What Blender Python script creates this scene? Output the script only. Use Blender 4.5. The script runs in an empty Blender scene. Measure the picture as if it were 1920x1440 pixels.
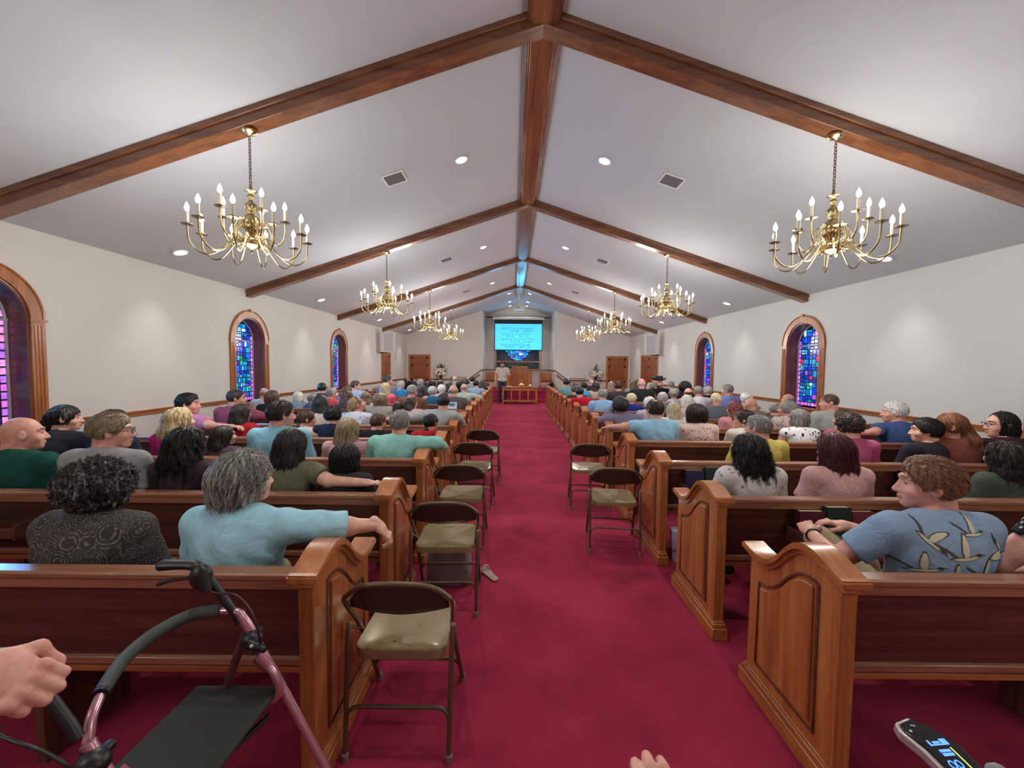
import bpy, bmesh, math, random
import numpy as np
from mathutils import Vector, Matrix, Quaternion
S = bpy.context.scene
COL = S.collection
pi = math.pi
# ---------------------------------------------------------------- camera
CX, CH = -0.248, 1.65
YAW, PITCH, ROLL, FPX = -0.0019, -0.0477, 0.0091, 750.0
cy_, sy_, cp_, sp_ = math.cos(YAW), math.sin(YAW), math.cos(PITCH), math.sin(PITCH)
FW = Vector((sy_*cp_, cy_*cp_, sp_)); R0 = Vector((cy_, -sy_, 0)); U0 = R0.cross(FW)
RT = math.cos(ROLL)*R0 + math.sin(ROLL)*U0; UP = -math.sin(ROLL)*R0 + math.cos(ROLL)*U0
cam = bpy.data.cameras.new('camera'); camo = bpy.data.objects.new('camera', cam); COL.objects.link(camo)
cam.sensor_width = 36.0; cam.lens = 36.0*FPX/1920.0; cam.clip_start = 0.05; cam.clip_end = 100
m3 = Matrix((RT, UP, -FW)).transposed()
camo.matrix_world = Matrix.Translation((CX, 0, CH)) @ m3.to_4x4()
S.camera = camo
def at(px, py, Y):
    "point of the plane y = Y seen in the photograph at px, py"
    d = FW + RT*((px-960)/FPX) - UP*((py-720)/FPX)
    t = Y/d.y
    return Vector((CX+d.x*t, Y, CH+d.z*t))
# ---------------------------------------------------------------- light
S.view_settings.view_transform = 'Standard'; S.view_settings.look = 'None'
S.view_settings.gamma = 1.0; S.view_settings.use_curve_mapping = False
S.view_settings.exposure = 0.0
W = bpy.data.worlds.new('world'); S.world = W; W.use_nodes = True
W.node_tree.nodes['Background'].inputs[0].default_value = (0.35, 0.5, 0.8, 1)
W.node_tree.nodes['Background'].inputs[1].default_value = 0.6
S.cycles.max_bounces = 6; S.cycles.diffuse_bounces = 4; S.cycles.glossy_bounces = 3
S.cycles.transmission_bounces = 2; S.cycles.transparent_max_bounces = 4
S.cycles.sample_clamp_indirect = 4.0; S.cycles.caustics_reflective = False; S.cycles.caustics_refractive = False
S.cycles.use_denoising = True
L_CHAND = 90.0      # watts, the bulbs of one chandelier
L_CAN = 120.0        # watts, one recessed ceiling lamp
BULB_E, CAN_E, SCREEN_E, GLASS_E = 16.0, 9.0, 1.0, 1.35
def lamp(name, kind, loc, power, color, parent=None, **kw):
    l = bpy.data.lights.new(name, kind); l.energy = power; l.color = color
    for k, v in kw.items(): setattr(l, k, v)
    o = bpy.data.objects.new(name, l); o.location = loc; COL.objects.link(o)
    if parent: o.parent = parent
    return o
# ---------------------------------------------------------------- helpers
def tag(o, label=None, cat=None, group=None, kind=None):
    if label: o['label'] = label
    if cat: o['category'] = cat
    if group: o['group'] = group
    if kind: o['kind'] = kind
    return o
def empty(name, loc=(0, 0, 0), rz=0):
    o = bpy.data.objects.new(name, None); COL.objects.link(o)
    o.location = loc; o.rotation_euler = (0, 0, rz); o.empty_display_size = .1
    return o
def copy_tree(o, parent=None):
    c = o.copy(); COL.objects.link(c); c.parent = parent
    for ch in list(o.children): copy_tree(ch, c)
    return c
def mesh_obj(name, V, F, mat, parent=None, smooth=35, bevel=0, seg=2, midx=None):
    me = bpy.data.meshes.new(name)
    me.from_pydata([tuple(v) for v in V], [], [tuple(int(i) for i in f) for f in F])
    for m in (mat if isinstance(mat, (list, tuple)) else [mat]): me.materials.append(m)
    if midx is not None: me.polygons.foreach_set('material_index', np.asarray(midx, dtype=np.int32))
    if smooth:
        me.polygons.foreach_set('use_smooth', [True]*len(me.polygons))
        if smooth < 180: me.set_sharp_from_angle(angle=math.radians(smooth))
    me.update()
    o = bpy.data.objects.new(name, me); COL.objects.link(o)
    if parent: o.parent = parent
    if bevel:
        b = o.modifiers.new('bevel', 'BEVEL'); b.width = bevel; b.segments = seg; b.limit_method = 'ANGLE'; b.angle_limit = math.radians(40)
        b.harden_normals = False
    return o
class MB:
    def __init__(s): s.V = []; s.F = []; s.M = []; s.mi = 0
    def add(s, V, F):
        n = len(s.V); s.V.extend(V); s.F.extend([[i+n for i in f] for f in F]); s.M.extend([s.mi]*len(F)); return s
    def box(s, x0, x1, y0, y1, z0, z1):
        V = [(x, y, z) for x in (x0, x1) for y in (y0, y1) for z in (z0, z1)]
        return s.add(V, [(0, 1, 3, 2), (4, 6, 7, 5), (0, 4, 5, 1), (2, 3, 7, 6), (0, 2, 6, 4), (1, 5, 7, 3)])
    def prism(s, poly, axis, a, b):
        "poly in the two other axes (in x,y,z order), extruded along axis from a to b"
        def P(u, v, w): return {'x': (w, u, v), 'y': (u, w, v), 'z': (u, v, w)}[axis]
        n = len(poly)
        ar = sum(poly[i][0]*poly[(i+1) % n][1]-poly[(i+1) % n][0]*poly[i][1] for i in range(n))
        if (ar > 0) == (axis == 'y'): poly = poly[::-1]
        V = [P(u, v, a) for u, v in poly]+[P(u, v, b) for u, v in poly]
        F = [list(range(n))[::-1], list(range(n, 2*n))]+[(i, (i+1) % n, n+(i+1) % n, n+i) for i in range(n)]
        return s.add(V, F)
    def tube(s, pts, r, n=8, closed=False, caps=True, flat=1.0):
        pts = [Vector(p) for p in pts]; k = len(pts)
        rr = r if isinstance(r, (list, tuple)) else [r]*k
        V = []; t0 = None; nrm = None
        for i, p in enumerate(pts):
            if closed: t = (pts[(i+1) % k]-pts[i-1]).normalized()
            else: t = (pts[min(i+1, k-1)]-pts[max(i-1, 0)]).normalized()
            if nrm is None:
                a = Vector((0, 0, 1)) if abs(t.z) < .9 else Vector((1, 0, 0))
                nrm = (a-t*a.dot(t)).normalized()
            else:
                nrm = t0.rotation_difference(t) @ nrm
                nrm = (nrm-t*nrm.dot(t)).normalized()
            t0 = t; b = t.cross(nrm)
            for j in range(n):
                a = 2*pi*j/n
                V.append(tuple(p+rr[i]*(math.cos(a)*nrm*flat+math.sin(a)*b)))
        F = []
        for i in range(k if closed else k-1):
            for j in range(n):
                i2 = (i+1) % k
                F.append((i*n+j, i*n+(j+1) % n, i2*n+(j+1) % n, i2*n+j))
        if caps and not closed: F += [list(range(n))[::-1], [(k-1)*n+j for j in range(n)]]
        return s.add(V, F)
    def lathe(s, prof, n=16, c=(0, 0, 0)):
        V = []; F = []
        for r, z in prof:
            for j in range(n): V.append((c[0]+r*math.cos(2*pi*j/n), c[1]+r*math.sin(2*pi*j/n), c[2]+z))
        for i in range(len(prof)-1):
            for j in range(n): F.append((i*n+j, i*n+(j+1) % n, (i+1)*n+(j+1) % n, (i+1)*n+j))
        if prof[0][0] > 1e-5: F.append(list(range(n))[::-1])
        if prof[-1][0] > 1e-5: F.append([(len(prof)-1)*n+j for j in range(n)])
        return s.add(V, F)
    def ell(s, c, r, n=12, m=8):
        if not isinstance(r, (tuple, list)): r = (r, r, r)
        V = [(c[0], c[1], c[2]-r[2])]; F = []
        for i in range(1, m):
            a = -pi/2+pi*i/m
            for j in range(n): V.append((c[0]+r[0]*math.cos(a)*math.cos(2*pi*j/n), c[1]+r[1]*math.cos(a)*math.sin(2*pi*j/n), c[2]+r[2]*math.sin(a)))
        V.append((c[0], c[1], c[2]+r[2]))
        for j in range(n): F.append((0, 1+(j+1) % n, 1+j)); F.append((len(V)-1, 1+(m-2)*n+j, 1+(m-2)*n+(j+1) % n))
        for i in range(m-2):
            for j in range(n): F.append((1+i*n+j, 1+i*n+(j+1) % n, 1+(i+1)*n+(j+1) % n, 1+(i+1)*n+j))
        return s.add(V, F)
    def xf(s, M, start=0):
        s.V[start:] = [tuple(M @ Vector(v)) for v in s.V[start:]]; return s
    def build(s, name, mat, parent=None, smooth=35, bevel=0, seg=2):
        return mesh_obj(name, s.V, s.F, mat, parent, smooth, bevel, seg, s.M if isinstance(mat, (list, tuple)) else None)
def catmull(pts, n=6, closed=False):
    P = [Vector(p) if len(p) == 3 else Vector((p[0], p[1], 0)) for p in pts]; out = []; k = len(P)
    for i in range(k if closed else k-1):
        a, b, c, d = (P[(i-1) % k], P[i], P[(i+1) % k], P[(i+2) % k]) if closed else (P[max(i-1, 0)], P[i], P[i+1], P[min(i+2, k-1)])
        for j in range(n):
            t = j/n
            out.append(.5*((2*b)+(c-a)*t+(2*a-5*b+4*c-d)*t*t+(3*b-a-3*c+d)*t*t*t))
    if not closed: out.append(P[-1])
    return out
# ---------------------------------------------------------------- materials
def nmat(name):
    m = bpy.data.materials.new(name); m.use_nodes = True
    nt = m.node_tree; b = nt.nodes['Principled BSDF']
    return m, nt, b
def srgb(r, g, b):
    f = lambda v: (v/255/12.92) if v <= 10 else ((v/255+.055)/1.055)**2.4
    return (f(r), f(g), f(b))
_mc = {}
def mat(name, col, rough=.6, metal=0, emit=None, es=0, coat=0, spec=None, bump=0, bscale=200):
    key = (name,)
    if key in _mc: return _mc[key]
    m, nt, b = nmat(name); b.inputs['Base Color'].default_value = (*col, 1); b.inputs['Roughness'].default_value = rough
    b.inputs['Metallic'].default_value = metal; b.inputs['Coat Weight'].default_value = coat; b.inputs['Coat Roughness'].default_value = .15
    if spec is not None: b.inputs['Specular IOR Level'].default_value = spec
    if emit: b.inputs['Emission Color'].default_value = (*emit, 1); b.inputs['Emission Strength'].default_value = es
    if bump:
        n = nt.nodes.new('ShaderNodeTexNoise'); n.inputs['Scale'].default_value = bscale; n.inputs['Detail'].default_value = 3
        bp = nt.nodes.new('ShaderNodeBump'); bp.inputs['Strength'].default_value = bump; bp.inputs['Distance'].default_value = .01
        tc = nt.nodes.new('ShaderNodeTexCoord'); nt.links.new(tc.outputs['Object'], n.inputs['Vector'])
        nt.links.new(n.outputs[0], bp.inputs['Height']); nt.links.new(bp.outputs[0], b.inputs['Normal'])
    _mc[key] = m
    return m
def ramp(nt, stops):
    r = nt.nodes.new('ShaderNodeValToRGB'); e = r.color_ramp.elements
    while len(e) < len(stops): e.new(.5)
    for i, (p, c) in enumerate(stops): e[i].position = p; e[i].color = (*c, 1)
    return r
def wood(name, c1, c2, c3, axis='z', rough=.3, scale=1.0, coat=.3):
    m, nt, b = nmat(name); N = nt.nodes; L = nt.links
    tc = N.new('ShaderNodeTexCoord'); mp = N.new('ShaderNodeMapping')
    sc = {'x': (1.2, 22, 22), 'y': (22, 1.2, 22), 'z': (22, 22, 1.2)}[axis]
    mp.inputs['Scale'].default_value = tuple(v*scale for v in sc); L.new(tc.outputs['Object'], mp.inputs['Vector'])
    n = N.new('ShaderNodeTexNoise'); n.inputs['Scale'].default_value = 1.0; n.inputs['Detail'].default_value = 5; n.inputs['Distortion'].default_value = .6
    L.new(mp.outputs[0], n.inputs['Vector'])
    r = ramp(nt, [(.3, c1), (.5, c2), (.72, c3)]); L.new(n.outputs[0], r.inputs[0])
    mp2 = N.new('ShaderNodeMapping'); mp2.inputs['Scale'].default_value = tuple(v*scale*6 for v in sc); L.new(tc.outputs['Object'], mp2.inputs['Vector'])
    n2 = N.new('ShaderNodeTexNoise'); n2.inputs['Scale'].default_value = 1.5; n2.inputs['Detail'].default_value = 3; L.new(mp2.outputs[0], n2.inputs['Vector'])
    r2 = ramp(nt, [(.35, (.62, .62, .62)), (.55, (1, 1, 1))]); L.new(n2.outputs[0], r2.inputs[0])
    mx = N.new('ShaderNodeMix'); mx.data_type = 'RGBA'; mx.blend_type = 'MULTIPLY'; mx.inputs[0].default_value = .55
    L.new(r.outputs[0], mx.inputs[6]); L.new(r2.outputs[0], mx.inputs[7]); L.new(mx.outputs[2], b.inputs['Base Color'])
    b.inputs['Roughness'].default_value = rough; b.inputs['Coat Weight'].default_value = coat; b.inputs['Coat Roughness'].default_value = .12
    bp = N.new('ShaderNodeBump'); bp.inputs['Strength'].default_value = .12; bp.inputs['Distance'].default_value = .004
    L.new(n2.outputs[0], bp.inputs['Height']); L.new(bp.outputs[0], b.inputs['Normal'])
    return m
def plaster(name, col, v=.06, sc=1.2):
    m, nt, b = nmat(name); N = nt.nodes; L = nt.links
    tc = N.new('ShaderNodeTexCoord'); n = N.new('ShaderNodeTexNoise'); n.inputs['Scale'].default_value = sc; n.inputs['Detail'].default_value = 4
    L.new(tc.outputs['Object'], n.inputs['Vector'])
    r = ramp(nt, [(.3, tuple(c*(1-v) for c in col)), (.7, col)]); L.new(n.outputs[0], r.inputs[0]); L.new(r.outputs[0], b.inputs['Base Color'])
    n2 = N.new('ShaderNodeTexNoise'); n2.inputs['Scale'].default_value = 90; n2.inputs['Detail'].default_value = 3; L.new(tc.outputs['Object'], n2.inputs['Vector'])
    bp = N.new('ShaderNodeBump'); bp.inputs['Strength'].default_value = .08; bp.inputs['Distance'].default_value = .01
    L.new(n2.outputs[0], bp.inputs['Height']); L.new(bp.outputs[0], b.inputs['Normal']); b.inputs['Roughness'].default_value = .85
    b.inputs['Specular IOR Level'].default_value = .2
    return m
def carpet():
    m, nt, b = nmat('red_carpet'); N = nt.nodes; L = nt.links
    tc = N.new('ShaderNodeTexCoord')
    n = N.new('ShaderNodeTexNoise'); n.inputs['Scale'].default_value = 2.2; n.inputs['Detail'].default_value = 6; n.inputs['Roughness'].default_value = .65; L.new(tc.outputs['Object'], n.inputs['Vector'])
    r = ramp(nt, [(.3, srgb(130, 30, 56)), (.5, srgb(152, 39, 67)), (.7, srgb(164, 48, 77))]); L.new(n.outputs[0], r.inputs[0])
    n2 = N.new('ShaderNodeTexNoise'); n2.inputs['Scale'].default_value = 260; n2.inputs['Detail'].default_value = 2; L.new(tc.outputs['Object'], n2.inputs['Vector'])
    r2 = ramp(nt, [(.35, (.66, .66, .66)), (.6, (1, 1, 1))]); L.new(n2.outputs[0], r2.inputs[0])
    mx = N.new('ShaderNodeMix'); mx.data_type = 'RGBA'; mx.blend_type = 'MULTIPLY'; mx.inputs[0].default_value = .6
    L.new(r.outputs[0], mx.inputs[6]); L.new(r2.outputs[0], mx.inputs[7]); L.new(mx.outputs[2], b.inputs['Base Color'])
    bp = N.new('ShaderNodeBump'); bp.inputs['Strength'].default_value = .5; bp.inputs['Distance'].default_value = .006
    L.new(n2.outputs[0], bp.inputs['Height']); L.new(bp.outputs[0], b.inputs['Normal'])
    b.inputs['Roughness'].default_value = .95; b.inputs['Sheen Weight'].default_value = .15; b.inputs['Sheen Tint'].default_value = (.8, .3, .4, 1); b.inputs['Specular IOR Level'].default_value = .1
    return m
oak = dict(c1=srgb(144, 82, 40), c2=srgb(172, 104, 54), c3=srgb(190, 124, 70))
M_oz = wood('oak_grain_upright', **oak, axis='z'); M_ox = wood('oak_grain_across', **oak, axis='x'); M_oy = wood('oak_grain_along', **oak, axis='y')
oak_shaded = dict(c1=srgb(70, 42, 35), c2=srgb(88, 54, 43), c3=srgb(104, 66, 52))  # same pew oak darkened: shade on the pew backs put into the colour
M_dx = wood('shaded_oak_across', **oak_shaded, axis='x', rough=.32); M_dz = wood('shaded_oak_upright', **oak_shaded, axis='z', rough=.25)
bm_ = dict(c1=srgb(98, 60, 42), c2=srgb(126, 80, 52), c3=srgb(146, 96, 62))
M_bx = wood('beam_oak_across', **bm_, axis='x', rough=.28, scale=.6); M_by = wood('beam_oak_along', **bm_, axis='y', rough=.22, scale=.6)
M_wall = plaster('cream_wall_paint', srgb(214, 213, 207)); M_ceil = plaster('white_ceiling_paint', srgb(197, 199, 203), .03)
M_floor = carpet()
M_white = mat('white_enamel', srgb(225, 225, 222), .4); M_black = mat('black_plastic', srgb(22, 22, 24), .4)
M_brass = mat('polished_brass', srgb(226, 206, 156), .18, 1.0); M_dbrass = mat('antique_brass', srgb(120, 100, 66), .3, 1.0)
M_abrass = mat('lamp_brass', srgb(174, 156, 114), .24, 1.0)
M_chrome = mat('chrome', srgb(210, 210, 214), .15, 1.0)
# ================================================================ the room
AX, ZE, ZR = 5.3, 3.022, 4.772
SL = (ZR-ZE)/AX
Y0, YF, YA, YB = -3.2, 19.0, 21.0, 22.4     # back wall, front wall, alcove back, baptistry back
PX = 1.7
cz = lambda x: ZR-SL*abs(x)
WINY = [3.75, 7.69, 11.63]; WH, WO, ZSP, ZSILL = .43, .56, 2.07, .90
def struct(o): o['kind'] = 'structure'; return o
struct(MB().box(-AX-.4, AX+.4, Y0-.1, YB+.3, -.12, 0).build('floor', M_floor, smooth=0))
m = MB()
m.prism([(-AX-.4, cz(AX)-.0), (0, ZR), (AX+.4, cz(AX)), (AX+.4, 5.3), (-AX-.4, 5.3)], 'y', Y0-.1, YB+.3)
m.V = [(x, y, (cz(x) if z < 5 else z)) for x, y, z in m.V]
struct(m.build('ceiling', M_ceil, smooth=0))
def side_wall(name, sg):
    m = MB(); xa, xb = sg*AX, sg*(AX+.36)
    xa, xb = min(xa, xb), max(xa, xb); y = Y0; top = 3.1
    for wy in WINY:
        m.box(xa, xb, y, wy-WH, 0, top); m.box(xa, xb, wy-WH, wy+WH, 0, ZSILL)
        arc = [(wy+WH*math.cos(a), ZSP+WH*math.sin(a)) for a in [pi-pi*i/20 for i in range(21)]]
        m.prism([(wy-WH, top)]+arc+[(wy+WH, top)], 'x', xa, xb)
        y = wy+WH
    m.box(xa, xb, y, YB+.2, 0, top)
    struct(m.build(name, M_wall, smooth=0))
side_wall('wall_left', -1); side_wall('wall_right', 1)
def gable(m, x0, x1, y0, y1, z0=0):
    xs = [x0]+([0] if x0 < 0 < x1 else [])+[x1]
    m.prism([(x0, z0), (x1, z0)]+[(x, cz(x)+.05) for x in xs[::-1]], 'y', y0, y1)
m = MB(); gable(m, -AX, AX, Y0-.15, Y0); struct(m.build('wall_back', M_wall, smooth=0))
m = MB(); gable(m, -AX, -PX, YF, YF+.15); gable(m, PX, AX, YF, YF+.15); struct(m.build('wall_front', M_wall, smooth=0))
BX, BZ0, BZ1 = 1.12, 1.42, 3.7
m = MB()
for sg in (-1, 1): m.box(min(sg*PX, sg*(PX+.12)), max(sg*PX, sg*(PX+.12)), YF+.15, YA+.12, 0, cz(PX)+.1)
m.box(-PX, -BX, YA, YA+.12, 0, 4.15); m.box(BX, PX, YA, YA+.12, 0, 4.15); m.box(-BX, BX, YA, YA+.12, 0, BZ0)
m.prism([(-BX, BZ1), (BX, BZ1), (BX, cz(BX)), (0, ZR), (-BX, cz(BX))], 'y', YA, YA+.12)
m.prism([(-PX, 4.1), (-BX, 4.1), (-BX, cz(BX)+.04), (-PX, cz(PX)+.04)], 'y', YA, YA+.12); m.prism([(PX, 4.1), (BX, 4.1), (BX, cz(BX)+.04), (PX, cz(PX)+.04)], 'y', YA, YA+.12)
struct(m.build('wall_alcove', M_wall, smooth=0))
# baptistry recess behind the alcove
m = MB(); M_bap = mat('blue_grey_baptistry_paint', srgb(120, 128, 150), .6)
m.box(-BX-.5, BX+.5, YB, YB+.1, 0, 4.2); m.box(-BX-.3, -BX-.2, YA+.12, YB, 0, 4.2); m.box(BX+.2, BX+.3, YA+.12, YB, 0, 4.2); m.box(-BX-.3, BX+.3, YA+.12, YB, .9, 1.0)
struct(m.build('wall_baptistry', M_bap, smooth=0))
# platform and its carpeted steps
m = MB()
for i in range(3): m.box(-PX-.55+.1*i*0, PX+.55, 17.5+.3*i, YF-.001, .165*i, .165*(i+1))
m.box(-PX+.001, PX-.001, YF-.001, YA-.001, 0, .495)
struct(m.build('floor_platform', M_floor, smooth=0, bevel=.012))
# beams
BY = [3.651+.0, 7.604, 11.544, 15.485]; BW = .16
def tbeam(y, n):
    m = MB()
    for sg in (-1, 1):
        for (yo, hh, z_) in ((0, .138, 0), (.022, .05, 0)):
            P = []
            for x in (0.0, AX):
                P += [(sg*x, cz(x)+.02), (sg*x, cz(x)-hh)]
            m.prism([(P[0][0], P[0][1]), (P[1][0], P[1][1]), (P[3][0], P[3][1]), (P[2][0], P[2][1])], 'y', y-yo, y+BW+yo)
    return struct(m.build('trim_%d' % n, M_bx, bevel=.006))
for i, y in enumerate([-.30]+BY): tbeam(y, 1+i)
m = MB(); m.box(-.113, .113, Y0, 17.6, 4.634, 4.80); m.box(-.15, .15, Y0, 17.6, 4.665, 4.80); m.box(-.133, .133, Y0, 17.6, 4.65, 4.80)
struct(m.build('trim_6', M_by, bevel=.006))
# chair rails
def rail_prof(m, y0, y1, xw, sg):
    P = [(0, .925), (.012, .925), (.018, .94), (.012, .95), (.03, .962), (.034, .985), (.04, .99), (.04, 1.0), (0, 1.0)]
    m.prism([(xw-sg*u, z-.01) for u, z in P], 'y', y0, y1)
n = 7
for sg in (-1, 1):
    y = Y0
    m = MB()
    for wy in WINY+[None]:
        y1 = (wy-WO) if wy else (15.32 if sg < 0 else 15.27)
        rail_prof(m, y, y1, sg*AX, sg); y = (wy+WO) if wy else y
    rail_prof(m, (16.5 if sg < 0 else 17.32), YF, sg*AX, sg)
    struct(m.build('trim_%d' % n, M_oy, bevel=.002)); n += 1
# front rails : level, then climbing beside the platform, then level in the alcove
def hrail(m, x0, z0, x1, z1, y, h=.06, d=.035):
    m.prism([(x0, z0), (x1, z1), (x1, z1-h), (x0, z0-h)], 'y', y-d, y)
M_rail = wood('rail_oak', srgb(96, 52, 34), srgb(120, 68, 44), srgb(140, 84, 56), axis='x')
for sg in (-1, 1):
    m = MB()
    hrail(m, sg*4.16, .96, sg*2.37, .96, YF); hrail(m, sg*2.37, .96, sg*1.76, 1.42, YF); hrail(m, sg*1.78, 1.42, sg*PX, 1.42, YF)
    m.box(min(sg*PX, sg*(PX-.035)), max(sg*PX, sg*(PX-.035)), YF, YA, 1.36, 1.42)
    hrail(m, sg*PX, 1.42, sg*(BX+.09), 1.42, YA)
    hrail(m, sg*4.16, .14, sg*2.2, .14, YF, .14, .02)
    struct(m.build('trim_%d' % n, M_rail, bevel=.003)); n += 1
    h = MB(); h.tube([(sg*2.25, YF-.09, .86), (sg*1.82, YF-.09, 1.2)], .028, 10)
    for t in (.15, .85): h.box(sg*(2.25-.43*t)-.012, sg*(2.25-.43*t)+.012, YF-.09, YF, .86+.34*t-.04, .86+.34*t-.015)
    tag(h.build('handrail', M_rail), 'short sloping wooden handrail on the front wall, %s of the steps' % ('left' if sg < 0 else 'right'), 'handrail')
# ---------------------------------------------------------------- stained glass windows
def glass_mat():
    m, nt, b = nmat('stained_glass'); N = nt.nodes; L = nt.links
    a = N.new('ShaderNodeVertexColor'); a.layer_name = 'glass'
    b.inputs['Base Color'].default_value = (.02, .02, .03, 1); b.inputs['Roughness'].default_value = .15
    tc = N.new('ShaderNodeTexCoord'); n = N.new('ShaderNodeTexNoise'); n.inputs['Scale'].default_value = 28; n.inputs['Detail'].default_value = 3; L.new(tc.outputs['Object'], n.inputs['Vector'])
    r = ramp(nt, [(.3, (.55, .55, .55)), (.7, (1.25, 1.25, 1.25))]); L.new(n.outputs[0], r.inputs[0])
    mx = N.new('ShaderNodeMix'); mx.data_type = 'RGBA'; mx.blend_type = 'MULTIPLY'; mx.inputs[0].default_value = 1; L.new(a.outputs[0], mx.inputs[6]); L.new(r.outputs[0], mx.inputs[7])
    L.new(mx.outputs[2], b.inputs['Emission Color']); b.inputs['Emission Strength'].default_value = GLASS_E
    return m
M_glass = glass_mat(); M_lead = mat('lead_came', srgb(16, 18, 34), .5)
GC = [((.0, .04, .95), 30), ((.0, .17, 1.0), 26), ((.0, .42, 1.0), 20), ((.05, .62, .9), 9), ((0, .55, .45), 9), ((.0, .05, .35), 10), ((0, .3, .18), 4), ((.9, .02, .08), 3), ((.75, .9, 1.0), 5), ((.4, .08, .8), 6)]
def stained(name, rnd, inside, u0, u1, v0, v1, place, parent, border=True, gap=.009, big=.13, GC=GC):
    cells = []
    def split(a, b, c, d, depth):
        w, h = b-a, d-c
        if (w < big and h < big and rnd.random() < .75) or depth > 7 or (w < .05 and h < .11) or (h < .05 and w < .11): cells.append((a, b, c, d, None)); return
        t = rnd.uniform(.35, .65)
        if w > h*rnd.uniform(.7, 1.3): split(a, a+w*t, c, d, depth+1); split(a+w*t, b, c, d, depth+1)
        else: split(a, b, c, c+h*t, depth+1); split(a, b, c+h*t, d, depth+1)
    bw = .075 if border else 0
    split(u0+bw, u1-bw, v0+bw, v1, 0)
    if border:
        pk = [(.75, .16, .75), (.95, .3, .7), (.5, .15, .85)]
        for s in (u0, u1-bw):
            v = v0
            while v < v1: cells.append((s, s+bw, v, v+.085, rnd.choice(pk))); v += .085
        u = u0+bw
        while u < u1-bw-.01: cells.append((u, min(u+.09, u1-bw), v0, v0+bw, rnd.choice(pk))); u += .09
    V = []; F = []; C = []
    tot = sum(w for _, w in GC)
    for a, b, c, d, col in cells:
        if not inside((a+b)/2, (c+d)/2): continue
        if col is None:
            x = rnd.random()*tot
            for cc, w in GC:
                x -= w
                if x <= 0: col = cc; break
            k = rnd.uniform(.55, 1.1); col = tuple(q*k for q in col)
        n = len(V); V += [place(a+gap, c+gap, 0), place(b-gap, c+gap, 0), place(b-gap, d-gap, 0), place(a+gap, d-gap, 0)]
        F.append((n, n+1, n+2, n+3)); C.append(col)
    o = mesh_obj(name, V, F, M_glass, parent, smooth=0)
    ca = o.data.color_attributes.new('glass', 'FLOAT_COLOR', 'CORNER')
    for i, c in enumerate(C):
        for j in range(4): ca.data[i*4+j].color = (*c, 1)
    return o
M_jamb = wood('jamb_oak', srgb(104, 56, 46), srgb(128, 72, 58), srgb(146, 86, 68), axis='z', rough=.38, coat=.15)
def window(idx, sg, wy, rnd):
    root = empty('window_%d' % idx, (sg*AX, wy, 0)); root['kind'] = 'structure'
    ang = lambda n: [pi-pi*i/n for i in range(n+1)]
    X = lambda d: -sg*d      # d > 0 goes into the room
    # jamb lining
    m = MB(); t = .02; ny = 24
    outline = [(-WH, ZSILL)]+[(-WH+0, ZSP)]+[(WH*math.cos(a), ZSP+WH*math.sin(a)) for a in ang(ny)][1:-1]+[(WH, ZSP), (WH, ZSILL)]
    inner = [(-WH+t, ZSILL)]+[(-WH+t, ZSP)]+[((WH-t)*math.cos(a), ZSP+(WH-t)*math.sin(a)) for a in ang(ny)][1:-1]+[(WH-t, ZSP), (WH-t, ZSILL)]
    for i in range(len(outline)-1):
        q = [outline[i], outline[i+1], inner[i+1], inner[i]]
        m.prism(q, 'x', X(-.28), X(.004))
    m.box(min(X(-.3), X(.0)), max(X(-.3), X(0)), -WH, WH, ZSILL-.02, ZSILL)
    m.build('jamb', M_jamb, root, smooth=30)
    # casing with flutes, capital line, key block and arch
    m = MB(); 
    for s in (-1, 1):
        a, b = sorted((s*WH, s*WO)); m.box(*sorted((X(0), X(.028))), a, b, .78, ZSP)
        for k in range(3):
            c = s*(WH+.035+.032*k); m.tube([(X(.028), c, .84), (X(.028), c, ZSP-.05)], .009, 8)
        m.box(*sorted((X(0), X(.042))), a-.015, b+.015, ZSP-.012, ZSP+.012)
    A = ang(28)
    for i in range(28):
        q = [(r*math.cos(a), ZSP+.012+r*math.sin(a)) for r, a in ((WH, A[i]), (WO, A[i]), (WO, A[i+1]), (WH, A[i+1]))]
        m.prism(q, 'x', X(0), X(.03))
    m.tube([(X(.03), (WO-.012)*math.cos(a), ZSP+.012+(WO-.012)*math.sin(a)) for a in A], .012, 8)
    m.box(*sorted((X(0), X(.05))), -.02, .02, ZSP+WO-.02, ZSP+WO+.035)
    m.build('casing', M_oz, root, smooth=30)
    m = MB(); m.box(*sorted((X(-.02), X(.07))), -WO-.05, WO+.05, .86, .90); m.box(*sorted((X(0), X(.035))), -WO-.02, WO+.02, .78, .86)
    m.build('sill', M_oy, root, bevel=.006)
    # pane
    ins = lambda u, v: abs(u) < WH-.03 and (v < ZSP or math.hypot(u, v-ZSP) < WH-.045)
    stained('pane', rnd, ins, -WH+.02, WH-.02, ZSILL+.0, ZSP+WH, lambda u, v, w: (X(-.212), u, v), root)
    m = MB(); m.prism(outline, 'x', X(-.24), X(-.22)); m.build('lead', M_lead, root, smooth=0)
    m = MB(); r = WH-.035
    m.tube([(X(-.20), r*math.cos(a), ZSP+r*math.sin(a)) for a in A], .014, 6); m.box(*sorted((X(-.215), X(-.185))), -WH+.02, WH-.02, ZSP-.015, ZSP+.015)
    for s in (-1, 1): m.box(*sorted((X(-.215), X(-.195))), s*(WH-.03)-.01, s*(WH-.03)+.01, ZSILL, ZSP)
    m.build('muntin', mat('pale_window_frame', srgb(170, 165, 180), .5), root, smooth=30)
rnd = random.Random(7); k = 1
for sg in (-1, 1):
    for wy in WINY: window(k, sg, wy, rnd); k += 1
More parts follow.
